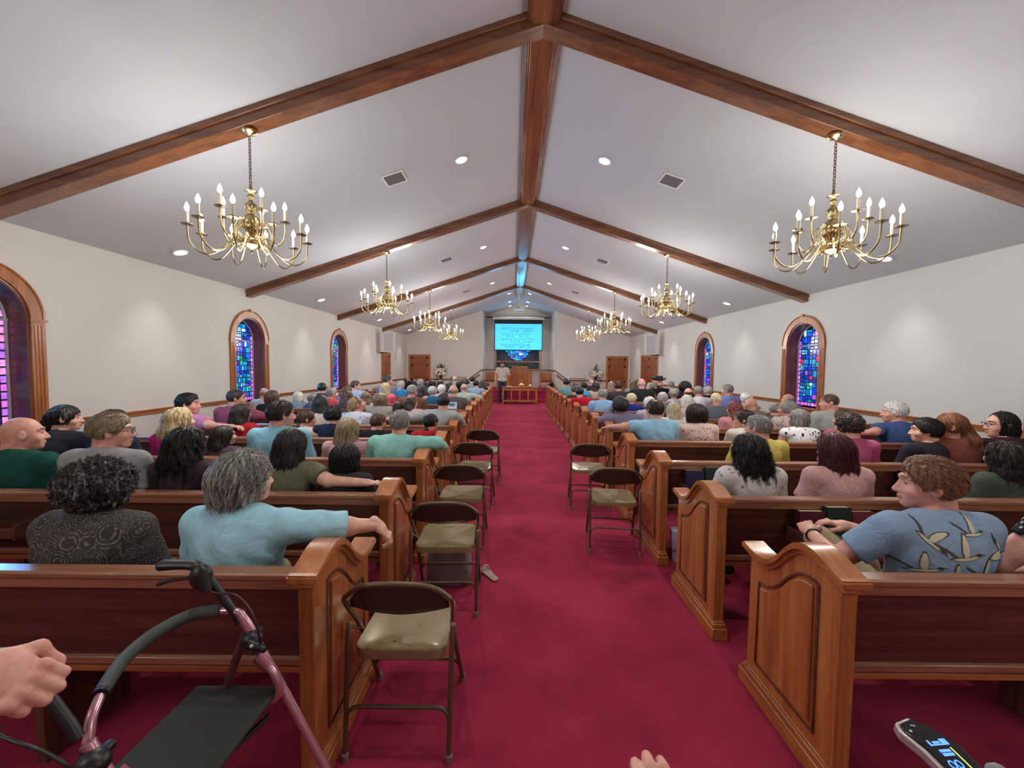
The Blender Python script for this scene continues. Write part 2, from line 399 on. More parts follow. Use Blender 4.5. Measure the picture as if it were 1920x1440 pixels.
for wy, e in ((3.75, 85), (7.69, 90), (11.63, 50)):
    wl_ = lamp('window_daylight', 'SPOT', (-AX-.12, wy, 1.75), e*2.2, (.10, .42, 1.0), spot_size=math.radians(140), spot_blend=.5, shadow_soft_size=.35); wl_.rotation_euler = (math.radians(78), 0, -pi/2)
# baptistry window and its wood surround
root = empty('window_7', (0, YB, 0)); root['kind'] = 'structure'
stained('pane', random.Random(4), lambda u, v: (u/.74)**2+((v-2.9)/1.0)**2 < 1, -.78, .78, 1.9, 3.9, lambda u, v, w: (u, -.045, v), root, border=False, big=.13, GC=[((.0, .30, .95), 30), ((.05, .55, 1.0), 30), ((.0, .12, .9), 22), ((.5, .8, 1.0), 14), ((.35, .1, .8), 8), ((0, .5, .5), 5), ((.7, .05, .2), 2)])
m = MB(); m.prism([(.80*math.cos(2*pi*i/40), 2.9+1.06*math.sin(2*pi*i/40)) for i in range(40)], 'y', -.04, -.001); m.build('lead', M_lead, root, smooth=0)
m = MB()
for sg in (-1, 1): m.box(*sorted((sg*BX, sg*(BX+.09))), YA-.03, YA+.0, BZ0-.1, BZ1)
m.box(-BX, BX, YA-.02, YA+.12, 1.78, 1.86); m.box(-BX, BX, YA-.20, YA+.12, BZ0-.03, BZ0+.03)
struct(m.build('trim_%d' % n, M_oz, bevel=.004)); n += 1
# ---------------------------------------------------------------- doors
M_door = wood('door_oak', srgb(122, 60, 28), srgb(150, 80, 40), srgb(170, 98, 54), axis='z')
def door(idx, loc, rz, w, h, leaves=1, ajar=False):
    "door against a wall: local x along the wall, local -y into the room"
    root = empty('door_%d' % idx, loc, rz); root['kind'] = 'structure'
    m = MB(); c = .1
    m.box(-w/2-c, -w/2, -.03, 0, 0, h); m.box(w/2, w/2+c, -.03, 0, 0, h); m.box(-w/2-c, w/2+c, -.035, 0, h, h+c)
    m.box(-w/2-c-.01, w/2+c+.01, -.045, 0, h+c-.015, h+c+.005)
    m.build('casing', M_oz, root, bevel=.004)
    lw = w/leaves
    for q in range(leaves):
        x0 = -w/2+q*lw+.003; x1 = x0+lw-.006
        m = MB(); m.box(x0, x1, -.012, -.001, .01, h-.004)
        st = .1 if lw > .7 else .08
        cols = [(x0+st, (x0+x1)/2-.04), ((x0+x1)/2+.04, x1-st)]
        for (za, zb) in ((.2, .85), (1.0, 1.55), (1.66, h-.1)):
            for (xa, xb) in cols:
                for (ya, yb, i) in ((-.020, -.012, 0), (-.026, -.020, .02)):
                    m.box(xa+i, xb-i, ya, yb, za+i, zb-i)
        m.box(x0, x0+st-.015, -.022, -.012, .01, h-.004); m.box(x1-st+.015, x1, -.022, -.012, .01, h-.004)
        for (za, zb) in ((.01, .18), (.87, .98), (1.57, 1.64), (h-.09, h-.004)): m.box(x0, x1, -.022, -.012, za, zb)
        m.build('leaf', M_door, root, bevel=.003)
    m = MB(); m.ell((w/2-.07, -.06, .95), .028); m.tube([(w/2-.07, -.02, .95), (w/2-.07, -.06, .95)], .01); m.build('knob', M_brass, root)
door(1, (-4.675, YF, 0), 0, .83, 2.0); door(2, (4.685, YF, 0), 0, .83, 2.0)
door(3, (-AX, 15.9, 0), pi/2, .93, 2.0); door(4, (AX, 16.3, 0), -pi/2, 1.8, 2.0, 2)
m = MB(); m.box(AX-.02, AX-.008, 16.27, 16.33, .02, 1.98); struct(m.build('trim_20', M_white))
# ---------------------------------------------------------------- ceiling lamps and vents
root = None
Mq = mat('lamp_glow', (1, .93, .78), .5, emit=(1, .95, .84), es=CAN_E); Mq.cycles.emission_sampling = 'NONE'
Mq2 = mat('candle_bulb_glow', (1, .9, .7), .5, emit=(1, .86, .62), es=BULB_E); Mq2.cycles.emission_sampling = 'NONE'
def can(x, y, lab, front=False):
    z = cz(x); a = math.atan(SL)*(1 if x > 0 else -1)
    r = empty('recessed_light', (x, y, z)); r.rotation_euler = (0, a, 0)
    m = MB(); m.lathe([(.095, -.001), (.095, -.012), (.078, -.016), (.07, -.004), (.07, 0)], 24); m.build('trim_ring', M_white, r)
    m = MB(); m.lathe([(.07, -.008), (.05, -.011), (0, -.012)], 24); m.build('lens', Mq, r)
    tag(r, lab, 'ceiling light', 'recessed ceiling lights')
    wl = abs(x) > 4
    l = lamp('lamp_light', 'SPOT', (x, y, z-.05), L_CAN*(.42 if wl else .5 if front else 1.0)*(.7 if y < 3 else 1), (1, .97, .92), spot_size=math.radians(76 if wl else 110), spot_blend=1.0 if wl else .6, shadow_soft_size=.07)
    return r
ordn = ['first', 'second', 'third', 'fourth', 'fifth', 'sixth', 'seventh', 'eighth', 'ninth', 'tenth', 'eleventh', 'twelfth', 'thirteenth', 'fourteenth', 'fifteenth']
for j, y in enumerate((1.5, 5.6, 9.66, 13.85, 17.85)):
    for x, s in ((-.98, 'just left of the ridge beam'), (.98, 'just right of the ridge beam'), (-4.86, 'above the left wall'), (4.86, 'above the right wall')):
        if j == 4 and abs(x) < 2: continue
        can(x, y, 'round recessed light %s, %s' % (s, 'behind the camera' if j == 0 else ordn[j-1]+' from the camera'))
for x in (-.43, .43):
    for y, s in ((16.85, 'nearest'), (19.05, 'middle'), (20.4, 'farthest')):
        can(x, y, 'bright round spotlight over the platform, %s of three %s of projector' % (s, 'left' if x < 0 else 'right'), True)
M_vent = mat('vent_grey', srgb(120, 120, 122), .5)
for j, y in enumerate((5.53, 9.7, 13.82)):
    for sg in (-1, 1):
        x = sg*1.87; r = empty('ceiling_vent', (x, y, cz(x))); r.rotation_euler = (0, math.atan(SL)*sg, 0)
        m = MB()
        for q in ((-.15, .15, -.15, -.125), (-.15, .15, .125, .15), (-.15, -.125, -.125, .125), (.125, .15, -.125, .125)): m.box(*q, -.012, 0)
        m.build('frame', M_white, r, bevel=.003)
        m = MB()
        for k in range(9):
            yy = -.115+.027*k; m.prism([(yy, -.002), (yy+.018, -.012), (yy+.02, -.010), (yy+.002, 0)], 'x', -.125, .125)
        m.build('louvre', M_vent, r, smooth=0)
        m = MB(); m.box(-.125, .125, -.125, .125, -.0012, 0); m.build('duct_opening', M_black, r, smooth=0)
        tag(r, 'square white air vent in the %s ceiling slope, %s from the camera' % ('left' if sg < 0 else 'right', ordn[j]), 'vent', 'ceiling air vents')
# ---------------------------------------------------------------- chandeliers
def chandelier(loc):
    "origin at the canopy, on the underside of the beam"
    r = empty('chandelier', loc)
    m = MB(); m.lathe([(.062, 0), (.066, -.012), (.05, -.03), (.02, -.04), (.008, -.05), (.0, -.052)], 24); m.build('canopy', M_brass, r)
    m = MB(); z = -.05; k = 0
    while z > -.50:
        pts = [(math.cos(a)*.010, 0, math.sin(a)*.019) for a in [2*pi*i/10 for i in range(10)]]
        if k % 2: pts = [(0, p[0], p[2]) for p in pts]
        m.tube([(p[0], p[1], p[2]+z-.018) for p in pts], .0035, 5, closed=True); z -= .029; k += 1
    m.build('chain', M_dbrass, r)
    m = MB()
    prof = [(.0, -.50), (.012, -.50), (.014, -.52), (.05, -.535), (.052, -.542), (.02, -.555), (.014, -.57), (.03, -.585), (.03, -.60), (.014, -.615), (.02, -.64), (.045, -.66), (.05, -.70), (.035, -.73), (.03, -.75), (.06, -.775), (.075, -.82), (.09, -.86), (.078, -.90), (.05, -.93), (.045, -.95), (.075, -.975), (.09, -1.0), (.085, -1.03), (.05, -1.055), (.02, -1.062), (.010, -1.075), (.012, -1.09), (0, -1.105)]
    m.lathe(prof[::-1], 24); m.build('baluster', M_abrass, r, smooth=60)
    def arm(a, R, zc, z0, r0):
        c, s = math.cos(a), math.sin(a)
        P = [(r0, z0), (r0+.05, z0-.0+.03), (r0+.09, z0-.04), (R*.55+.02, zc-.20), (R*.8, zc-.215), (R*.97, zc-.14), (R, zc-.04), (R, zc)]
        P = [(p[0]*c, p[0]*s, p[1]) for p in P]
        m = MB(); m.tube(catmull(P, 4), .0075, 6)
        m.tube(catmull([((r0+.03)*c, (r0+.03)*s, z0), ((r0+.02)*c, (r0+.02)*s, z0-.05), ((r0+.06)*c, (r0+.06)*s, z0-.06), ((r0+.05)*c, (r0+.05)*s, z0-.02)], 4), .005, 5)
        o = m.build('arm', M_abrass, r, smooth=80)
        m = MB(); m.lathe([(.0, 0), (.012, .0), (.03, .008), (.046, .006), (.048, .010), (.03, .014), (.014, .014)], 16, (R*c, R*s, zc)); m.build('drip_pan', M_dbrass, o, smooth=60)
        m = MB(); m.lathe([(.012, .012), (.0125, .115), (.0, .115)], 10, (R*c, R*s, zc)); m.build('candle_sleeve', mat('ivory_candle_sleeve', srgb(240, 232, 205), .5), o)
        m = MB(); m.lathe([(.006, .115), (.015, .128), (.019, .142), (.016, .162), (.006, .186), (0, .198)], 10, (R*c, R*s, zc)); m.build('bulb', Mq2, o, smooth=80)
    for i in range(10): arm(2*pi*(i+.3)/10, .46, -.94, -.98, .07)
    for i in range(5): arm(2*pi*(i+.6)/5, .27, -.78, -.84, .06)
    lamp('bulb_light', 'POINT', (0, 0, -.80), L_CHAND*.30, (1, .96, .89), r, shadow_soft_size=.30)
    lamp('bulb_light', 'POINT', (0, 0, -1.40), L_CHAND*.75, (1, .96, .89), r, shadow_soft_size=.30)
    return r
CHX = 2.66; CHZ = cz(CHX)-.138
ch0 = chandelier((-CHX, BY[0]+BW/2, CHZ)); first = True
for sg in (-1, 1):
    for j, y in enumerate(BY+[-.30]):
        o = ch0 if first else copy_tree(ch0); first = False
        if j == 4:
            for c in o.children:
                if c.type == 'LIGHT': c.data = c.data.copy(); c.data.energy *= .60
        o.location = (sg*CHX, y+BW/2, CHZ); o.rotation_euler = (0, 0, .37*j*sg+.2*sg)
        tag(o, 'brass candle chandelier hanging from the %s beam, %s side' % ((ordn[j]+' ceiling') if j < 4 else 'rearmost ceiling', 'left' if sg < 0 else 'right'), 'chandelier', 'brass chandeliers')
# ---------------------------------------------------------------- projector, screen
r = empty('projector', (-.03, 15.75, 4.634)); M_pj = mat('projector_shell', srgb(205, 215, 222), .4)
m = MB(); m.box(-.20, .20, -.15, .15, -.83, -.66); m.build('body', M_pj, r, bevel=.02, seg=3)
m = MB(); m.tube([(0, 0, 0), (0, 0, -.58)], .016); m.lathe([(.05, 0), (.05, -.02), (.016, -.03)], 16); m.prism([(-.03, -.55), (.03, -.55), (.12, -.66), (-.12, -.66)], 'y', -.02, .02); m.build('mount', M_white, r)
m = MB(); m.xf; m.lathe([(.035, 0), (.04, .02), (.03, .03), (0, .03)], 16); m.xf(Matrix.Translation((.08, .15, -.75)) @ Matrix.Rotation(-pi/2, 4, 'X')); m.build('lens', M_black, r)
m = MB()
for k in range(6): m.box(-.15+.03*k, -.14+.03*k, -.152, -.148, -.80, -.70)
m.lathe([(.02, 0), (.02, .004), (0, .004)], 12); m.build('rear_grille', M_black, r)
m.V = m.V
tag(r, 'white ceiling projector hanging from the far end of the ridge beam', 'projector')
YS = 20.3
r = empty('projection_screen', (0, YS, 0))
a = at(924, 594, YS); b = at(1020, 594, YS); tl = at(928.5, 607, YS); br = at(1015.5, 656, YS); tb = at(928, 599, YS)
xa, xb = tl.x, br.x; z1, z0 = tl.z, br.z
m = MB(); m.box(a.x, b.x, -.05, .06, tb.z, tb.z+.12); m.build('roller_case', M_white, r, bevel=.015)
m = MB(); m.box(xa-.035, xb+.035, -.004, .004, z0-.05, tb.z+.01); m.build('screen_border', mat('screen_black', srgb(16, 22, 30), .6), r)
Ms = mat('projected_cyan', srgb(70, 205, 245), .8, emit=srgb(78, 190, 238), es=SCREEN_E)
m = MB(); m.box(xa, xb, -.006, -.004, z0, z1); m.build('picture', Ms, r, smooth=0)
# projected sheet of hymn music: staves, notes, words
Mi = mat('projected_ink', srgb(30, 110, 140), .8, emit=srgb(40, 130, 165), es=SCREEN_E*.6)
rr = random.Random(3); m = MB(); w = xb-xa; h = z1-z0
def q(u0, u1, v0, v1): m.box(xa+w*u0, xa+w*u1, -.0075, -.006, z1-h*v1, z1-h*v0)
for s, v in enumerate((.14, .34, .54, .76)):
    for l in range(5): q(.14, .84 if s % 2 == 0 else .76, v+.022*l, v+.022*l+.004)
    q(.135, .14, v-.01, v+.1)
    u = .17
    while u < (.82 if s % 2 == 0 else .74):
        vv = v+rr.uniform(0, .08); q(u, u+.016, vv, vv+.022); q(u+.013, u+.016, vv-.05, vv); u += rr.uniform(.03, .07)
m.build('staves_and_notes', Mi, r, smooth=0)
m = MB(); m.box(0, 0, 0, 0, 0, 0); m = MB()
def words(u, u1, v):
    while u < u1:
        l = rr.uniform(.02, .05); q(u, min(u+l, u1), v, v+.03); u += l+rr.uniform(.012, .03)
q_m = m
for (u, u1, v) in ((.34, .54, .27), (.58, .84, .27), (.25, .42, .46), (.50, .62, .46), (.67, .71, .46), (.34, .54, .67), (.60, .82, .67), (.22, .42, .88), (.52, .64, .88), (.71, .76, .88)): words(u, u1, v)
m.build('lyrics', Mi, r, smooth=0)
sl = lamp('screen_light', 'SPOT', (0, YS-.2, 3.0), 60.0, (.12, .62, 1.0), spot_size=math.radians(150), spot_blend=.5, shadow_soft_size=.5); sl.rotation_euler = (math.radians(90+22), 0, pi)
tag(r, 'pull-down screen glowing cyan with projected hymn music above the pulpit', 'screen')
# ================================================================ pews
ROWY = [1.46+.905*k for k in range(15)]
PX0, PX1 = .985, 4.55
def pew_profile(n=5):
    P = [(-.03, .872), (.03, .892), (.09, .915), (.15, .922), (.21, .906), (.27, .858), (.33, .79), (.39, .745), (.45, .728), (.51, .731), (.575, .745)]
    return [(p.x, p.y) for p in catmull(P, n)]
def make_pew():
    "right-hand pew: local x from the aisle end (0) to the wall end; y forward"
    root = empty('pew'); Lx = PX1-PX0; top = pew_profile(); T = .052
    def end(x0, parent):
        # slab whose top follows the cap
        m = MB(); m.prism([(-.005, 0), (.56, 0)]+[(y, z-.03) for y, z in top[::-1] if 0 <= y <= .555], 'x', x0, x0+T)
        m.box(x0-.004, x0+T+.004, -.012, .035, .1, .86)
        e = m.build('end_panel', M_oz, parent, bevel=.004)
        # cap : two stepped mouldings
        m = MB()
        for (w, dz0, dz1, ext) in ((.012, -.048, -.026, .0), (.030, -.026, -.006, .012), (.026, -.006, .002, .008)):
            pts = [(y, z) for y, z in top]; pts[0] = (pts[0][0]-ext, pts[0][1]); pts[-1] = (pts[-1][0]+ext, pts[-1][1])
            for i in range(len(pts)-1):
                (ya, za), (yb, zb) = pts[i], pts[i+1]
                V = [(x, y, z+d) for x in (x0-w, x0+T+w) for (y, z) in ((ya, za), (yb, zb)) for d in (dz0, dz1)]
                F = [(0, 1, 5, 4), (2, 6, 7, 3), (0, 4, 6, 2), (1, 3, 7, 5), (0, 2, 3, 1), (4, 5, 7, 6)]
                if 0 < i < len(pts)-2: F = F[2:]
                elif i == 0: F = [F[0]]+F[2:]
                else: F = F[1:]
                m.add(V, F)
        m.build('cap', M_oy, parent, smooth=50)
        # raised field with curved head, on the outer face
        out = -1 if x0 < 1 else 1
        xf = x0 if out < 0 else x0+T
        def loop(i):
            P = [(.10+i, .17+i), (.485-i, .17+i)]
            hd = [(y, z-.135-i) for y, z in top if .10+i <= y <= .485-i]
            # the head of the field falls from the back towards the front like the cap
            return P+hd[::-1]
        m = MB(); m.prism(loop(.022), 'x', *sorted((xf+out*.010, xf-out*.002))); m.build('raised_field', M_oz, parent, bevel=.008, seg=3)
        m = MB(); m.tube([(xf+out*.001, y, z) for y, z in loop(0)], .008, 6, closed=True); m.build('field_moulding', wood_mould, parent, smooth=60)
        m = MB(); m.box(x0-.020, x0+T+.020, -.035, .60, 0, .075); m.box(x0-.012, x0+T+.012, -.025, .585, .075, .10); m.box(x0-.006, x0+T+.006, -.018, .575, .10, .112)
        m.build('base_shoe', M_oy, parent, bevel=.005)
    end(0, root); end(Lx-T, root)
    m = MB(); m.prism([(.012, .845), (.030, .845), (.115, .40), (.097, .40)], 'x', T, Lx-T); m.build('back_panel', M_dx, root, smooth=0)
    m = MB(); m.prism([(-.012, .84), (-.012, .858), (-.006, .865), (.05, .865), (.056, .858), (.056, .84)], 'x', T, Lx-T)
    m.prism([(-.003, .80), (-.003, .84), (.05, .84), (.05, .80)], 'x', T, Lx-T); m.build('top_rail', wood_rail2, root, bevel=.003)
    m = MB(); m.prism([(.070, .45), (.070, .475), (.085, .485), (.115, .485), (.12, .44), (.08, .44)], 'x', T, Lx-T); m.build('lower_rail', wood_rail2, root, bevel=.003)
    m = MB(); m.prism([(.09, .40), (.50, .425), (.505, .455), (.49, .46), (.09, .43)], 'x', T, Lx-T); m.build('seat', M_ox, root, bevel=.006)
    for x in (Lx*.34, Lx*.67):
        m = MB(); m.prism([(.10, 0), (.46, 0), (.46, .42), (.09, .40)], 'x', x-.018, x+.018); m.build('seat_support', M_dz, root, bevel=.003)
    return root
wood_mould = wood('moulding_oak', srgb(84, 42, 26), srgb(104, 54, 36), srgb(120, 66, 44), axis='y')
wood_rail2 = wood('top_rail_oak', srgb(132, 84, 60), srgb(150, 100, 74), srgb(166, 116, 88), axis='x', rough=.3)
pew0 = make_pew()
for k in range(15):
    for side in (1, -1):
        o = pew0 if (k == 0 and side == 1) else copy_tree(pew0)
        if side > 0: o.location = (PX0, ROWY[k], 0)
        else: o.location = (-PX1, ROWY[k], 0)
        tag(o, 'wooden pew in the %s row %s of the aisle, counted from the camera' % (ordn[k], 'right' if side > 0 else 'left'), 'pew', 'rows of wooden pews')
# ================================================================ folding chairs
M_tan = mat('tan_enamel', srgb(168, 150, 108), .22, .0, coat=.6); M_brz = mat('bronze_enamel', srgb(98, 80, 62), .34, .35); M_brzd = mat('dark_bronze_enamel', srgb(66, 50, 44), .35, .2)
M_tip = mat('taupe_rubber', srgb(120, 104, 92), .7)
def tan_mat():
    m, nt, b = nmat('worn_tan_enamel'); N = nt.nodes; L = nt.links
    tc = N.new('ShaderNodeTexCoord'); n = N.new('ShaderNodeTexNoise'); n.inputs['Scale'].default_value = 14; n.inputs['Detail'].default_value = 6; n.inputs['Roughness'].default_value = .7
    L.new(tc.outputs['Object'], n.inputs['Vector'])
    r = ramp(nt, [(.31, srgb(70, 52, 30)), (.335, srgb(136, 120, 84)), (.7, srgb(150, 134, 96))]); L.new(n.outputs[0], r.inputs[0]); L.new(r.outputs[0], b.inputs['Base Color'])
    b.inputs['Roughness'].default_value = .2; b.inputs['Coat Weight'].default_value = .8; b.inputs['Coat Roughness'].default_value = .1; b.inputs['Metallic'].default_value = .3
    return m
M_seat = tan_mat()
def make_chair():
    r = empty('folding_chair')
    # back and front-leg frame: one bent tube, origin between the rear feet
    hw = .222
    def side(s): return [(s*(hw-.004), .43, .02), (s*(hw-.008), .34, .17), (s*(hw-.016), .16, .47), (s*(hw), .03, .66), (s*(hw-.018), .012, .70), (s*(hw-.065), .0, .738), (s*(hw-.12), -.004, .752)]
    m = MB(); m.tube(catmull(side(-1)+[(-.04, -.006, .757), (.04, -.006, .757)]+side(1)[::-1], 4), .011, 10); m.build('back_frame', M_brz, r, smooth=60)
    for s in (-1, 1):
        m = MB(); m.tube(catmull([(s*.222, .07, .535), (s*.220, .05, .46), (s*.216, .008, .10), (s*.216, 0, .02)], 4), .0105, 10); o = m.build('rear_leg', M_brz, r, smooth=60)
        m = MB(); m.lathe([(.0, 0), (.015, 0), (.015, .03), (.011, .035)], 12, (s*.216, 0, 0)); m.build('foot_tip', M_tip, o)
        m = MB(); m.ell((s*.222, .07, .54), (.013, .013, .010)); m.build('rivet_cap', M_tip, o)
        m = MB(); m.lathe([(.0, 0), (.015, 0), (.015, .03), (.011, .035)], 12, (s*(hw-.004), .435, 0)); m.build('foot_tip', M_tip, r)
        m = MB(); m.tube([(s*.222, .07, .53), (s*.206, .15, .47)], .006, 6); m.build('hinge', M_brzd, r)
    m = MB(); m.tube(catmull([(-.216, .010, .165), (-.20, .012, .205), (-.16, .014, .222), (0, .014, .222), (.16, .014, .222), (.20, .012, .205), (.216, .010, .165)], 5), .0085, 8); m.build('rear_crossbar', M_brz, r, smooth=60)
    m = MB(); m.tube(catmull([(-.212, .36, .14), (-.19, .345, .175), (-.15, .34, .185), (.15, .34, .185), (.19, .345, .175), (.212, .36, .14)], 5), .0085, 8); m.build('front_crossbar', M_brz, r, smooth=60)
    # curved back rest sheet between the frame tubes
    V = []; F = []; nx, nz = 16, 6
    for j in range(nz+1):
        t = j/nz
        for i in range(nx+1):
            u = -1+2*i/nx
            topz = .752-.085*abs(u)**4-.012*u*u; zb = .612-.012*(1-u*u)+.01*abs(u)
            z = zb+(topz-zb)*t; x = u*(.214-.003*(1-t)); y = .008+.055*(.757-z)/.15*.9-.028*(1-u*u)+.01
            V.append((x, y, z))
    for j in range(nz):
        for i in range(nx): a = j*(nx+1)+i; F.append((a, a+1, a+nx+2, a+nx+1))
    o = mesh_obj('backrest', V, F, M_brzd, r, smooth=60); s_ = o.modifiers.new('thick', 'SOLIDIFY'); s_.thickness = .005
    # pressed steel seat: shallow dish with rolled edge
    V = []; F = []; nu, nv = 20, 20
    def se(u, v):
        # superellipse map of square
        x = u*(.196-.010*(v+1)/2); y = .235+v*.195
        d = max(abs(u), abs(v)); z = .448-.020*(1-d**2.5)*(1-v*.35)
        cu, cv = abs(u), abs(v)
        if cu > .7 and cv > .7:
            k = math.hypot((cu-.7)/.3, (cv-.7)/.3)
            mx_ = max((cu-.7)/.3, (cv-.7)/.3)
            if k > 1e-6: f = mx_/k; x = math.copysign((.7+(cu-.7)*f)*(.196-.010*(v+1)/2), u); y = .235+math.copysign((.7+(cv-.7)*f)*.195, v)
        return x, y, z
    for j in range(nv+1):
        for i in range(nu+1): V.append(se(-1+2*i/nu, -1+2*j/nv))
    for j in range(nv):
        for i in range(nu): a = j*(nu+1)+i; F.append((a, a+1, a+nu+2, a+nu+1))
    ring = [i for i in range(nu)]+[(j+1)*(nu+1)-1 for j in range(nv)]+[nv*(nu+1)+nu-i for i in range(nu)]+[(nv-j)*(nu+1) for j in range(nv)]
    n0 = len(V)
    for off, dz in ((1.012, -.006), (1.014, -.036)):
        for q_ in ring: x, y, z = V[q_]; V.append((x*off, .235+(y-.235)*off, .445+dz))
    R = len(ring)
    for i in range(R): F.append((ring[(i+1) % R], ring[i], n0+i, n0+(i+1) % R)); F.append((n0+(i+1) % R, n0+i, n0+R+i, n0+R+(i+1) % R))
    mesh_obj('seat', V, F, M_seat, r, smooth=50)
    return r
chair0 = make_chair(); ch = [(-.715, 1.585, .0, 'beige metal folding chair nearest the camera, left side of the aisle'), (-.69, 2.54, .03, 'beige metal folding chair left of the aisle, second from the camera'),
    (-.715, 3.50, .0, 'beige metal folding chair left of the aisle, third from the camera'), (-.70, 4.52, -.03, 'beige metal folding chair left of the aisle, fourth from the camera'), (-.655, 5.42, -.04, 'beige metal folding chair left of the aisle, farthest from the camera'),
    (.66, 3.44, -.12, 'beige metal folding chair right of the aisle, the nearer of two'), (.645, 4.50, -.08, 'beige metal folding chair right of the aisle, the farther of two')]
for i, (x, y, rz, lab) in enumerate(ch):
    o = chair0 if i == 0 else copy_tree(chair0); o.location = (x, y, 0); o.rotation_euler = (0, 0, rz); tag(o, lab, 'chair', 'folding chairs beside the aisle')
# ================================================================ books and racks
def racks():
    def rack(x0, x1, k, side, parts, lab):
        y = ROWY[k]
        r = empty('book_rack', ((x0+x1)/2, y-.005, .60)); w = (x1-x0)/2
        m = MB(); m.box(-w, w, -.085, .058, -.0, .012); m.box(-w, w, -.085, -.075, 0, .07); m.box(-w-.012, -w, -.085, .035, 0, .09); m.box(w, w+.012, -.085, .035, 0, .09)
        m.build('shelf', M_dx, r, bevel=.002); tag(r, lab, 'book rack', 'book racks on pew backs')
        x = x0+.01
        for (bw, bh, bt, mt, blab) in parts:
            b = empty('hymnal', (x+bw/2, y-.035, .613)); b.rotation_euler = (-.06, 0, 0)
            m = MB(); m.box(-bw/2, bw/2, -bt/2, -bt/2+.003, 0, bh); m.box(-bw/2, bw/2, bt/2-.003, bt/2, 0, bh); m.box(-bw/2, -bw/2+.004, -bt/2, bt/2, 0, bh); m.build('cover', mt, b, bevel=.0015)
            m = MB(); m.box(-bw/2+.005, bw/2-.004, -bt/2+.003, bt/2-.003, .004, bh-.004); m.build('pages', mat('book_pages', srgb(214, 204, 176), .8), b)
            tag(b, blab, 'book', 'hymnals in the pew racks'); x += bw+.012
    mar = mat('maroon_book_cloth', srgb(74, 18, 34), .5); grn = mat('dark_green_book_cloth', srgb(18, 44, 36), .5); tanb = mat('tan_booklet_cover', srgb(190, 184, 150), .6); nvy = mat('navy_book_cloth', srgb(30, 26, 66), .5)
    rack(1.44, 1.92, 1, 1, [(.15, .19, .04, mar, 'maroon hymnal standing left in the rack of the second right pew'), (.14, .215, .045, grn, 'dark green book with pale page edge in the second right pew rack'), (.13, .19, .03, mat('brick_book_cloth', srgb(104, 36, 38), .5), 'brick red hymnal standing right in the rack of the second right pew')], 'dark wooden book rack on the second right pew')
    rack(1.16, 1.62, 2, 1, [(.15, .19, .04, nvy, 'dark purple hymnal standing left in the rack of the third right pew'), (.12, .215, .04, grn, 'green book with white top edge in the third right pew rack'), (.15, .19, .04, mar, 'dark maroon hymnal standing right in the rack of the third right pew')], 'dark wooden book rack on the third right pew')
    rack(2.92, 3.36, 2, 1, [(.15, .20, .04, nvy, 'navy book in the third right pew rack, beside the pink-shirted man')], 'dark wooden book rack near the wall end of the third right pew')
    rack(-3.62, -3.15, 1, -1, [(.15, .18, .04, mar, 'maroon hymnal in the rack at the far left of the second left pew')], 'dark wooden book rack at the far left of the second left pew')
racks()
# ================================================================ things on the floor
r = empty('tumbler', (1.155, 3.34, 0)); ML = mat('lilac_plastic', srgb(188, 178, 214), .35)
m = MB(); m.lathe([(0, 0), (.034, 0), (.037, .01), (.038, .10), (.047, .115), (.05, .25), (.049, .255)], 24); m.build('cup', ML, r, smooth=50)
m = MB(); m.lathe([(.0505, .250), (.052, .256), (.052, .27), (.045, .276), (0, .276)], 24); m.build('lid', mat('clear_lid', srgb(215, 212, 228), .3), r)
m = MB(); m.tube([(.012, 0, .20), (.018, 0, .335)], .0045, 8); m.build('straw', M_white, r)
m = MB(); m.tube(catmull([(.047, 0, .225), (.085, 0, .22), (.09, 0, .16), (.083, 0, .12), (.047, 0, .12)], 5), .008, 8); m.build('handle', ML, r)
m = MB(); m.lathe([(.0385, .085), (.040, .09), (.040, .10), (.0385, .105)], 24); m.build('band', mat('grey_band', srgb(110, 106, 130), .4), r)
tag(r, 'lilac insulated tumbler with straw on the carpet between right-hand pews', 'tumbler')
def cloth_mat(name, c, rough=.85):
    return mat(name, c, rough, bump=.25, bscale=350, spec=.2)
r = empty('tote_bag', (-.72, 2.98, 0)); Mg = cloth_mat('grey_canvas', srgb(126, 120, 118))
m = MB()
V = []; F = []; n_ = 24
for j, (z, sx, sy) in enumerate(((0, .15, .07), (.02, .165, .08), (.12, .17, .075), (.24, .165, .045), (.27, .16, .03))):
    for i in range(n_):
        a = 2*pi*i/n_; c, s = math.cos(a), math.sin(a); V.append((sx*math.copysign(abs(c)**.5, c), sy*math.copysign(abs(s)**.5, s)+.006*math.sin(a*5+j), z))
for j in range(4):
    for i in range(n_): F.append((j*n_+i, j*n_+(i+1) % n_, (j+1)*n_+(i+1) % n_, (j+1)*n_+i))
F.append(list(range(n_))[::-1]); m.add(V, F); m.build('bag_body', Mg, r, smooth=60)
for s in (-1, 1):
    m = MB(); m.tube(catmull([(-.07, s*.035, .22), (-.065, s*.06, .36), (-.03, s*.05, .45), (.03, s*.05, .45), (.065, s*.06, .36), (.07, s*.035, .22)], 6), .005, 6, flat=.5); m.build('strap', mat('pale_strap', srgb(186, 176, 160), .6), r)
m = MB(); m.box(.03, .12, -.02, .02, .2, .31); m.build('papers', mat('magazine_paper', srgb(150, 158, 170), .5), r)
tag(r, 'grey tote bag with pale straps on the carpet behind the third folding chair', 'bag')
r = empty('sandal', (-.42, 3.06, 0), .6); m = MB(); m.tube(catmull([(0, -.11, .012), (0, -.05, .012), (0, .03, .014), (0, .11, .012)], 3), [.02, .028, .03, .03, .028, .034, .036, .038, .036, .026][:10], 10, flat=.3); m.build('sole', mat('taupe_sole', srgb(150, 128, 116), .6), r)
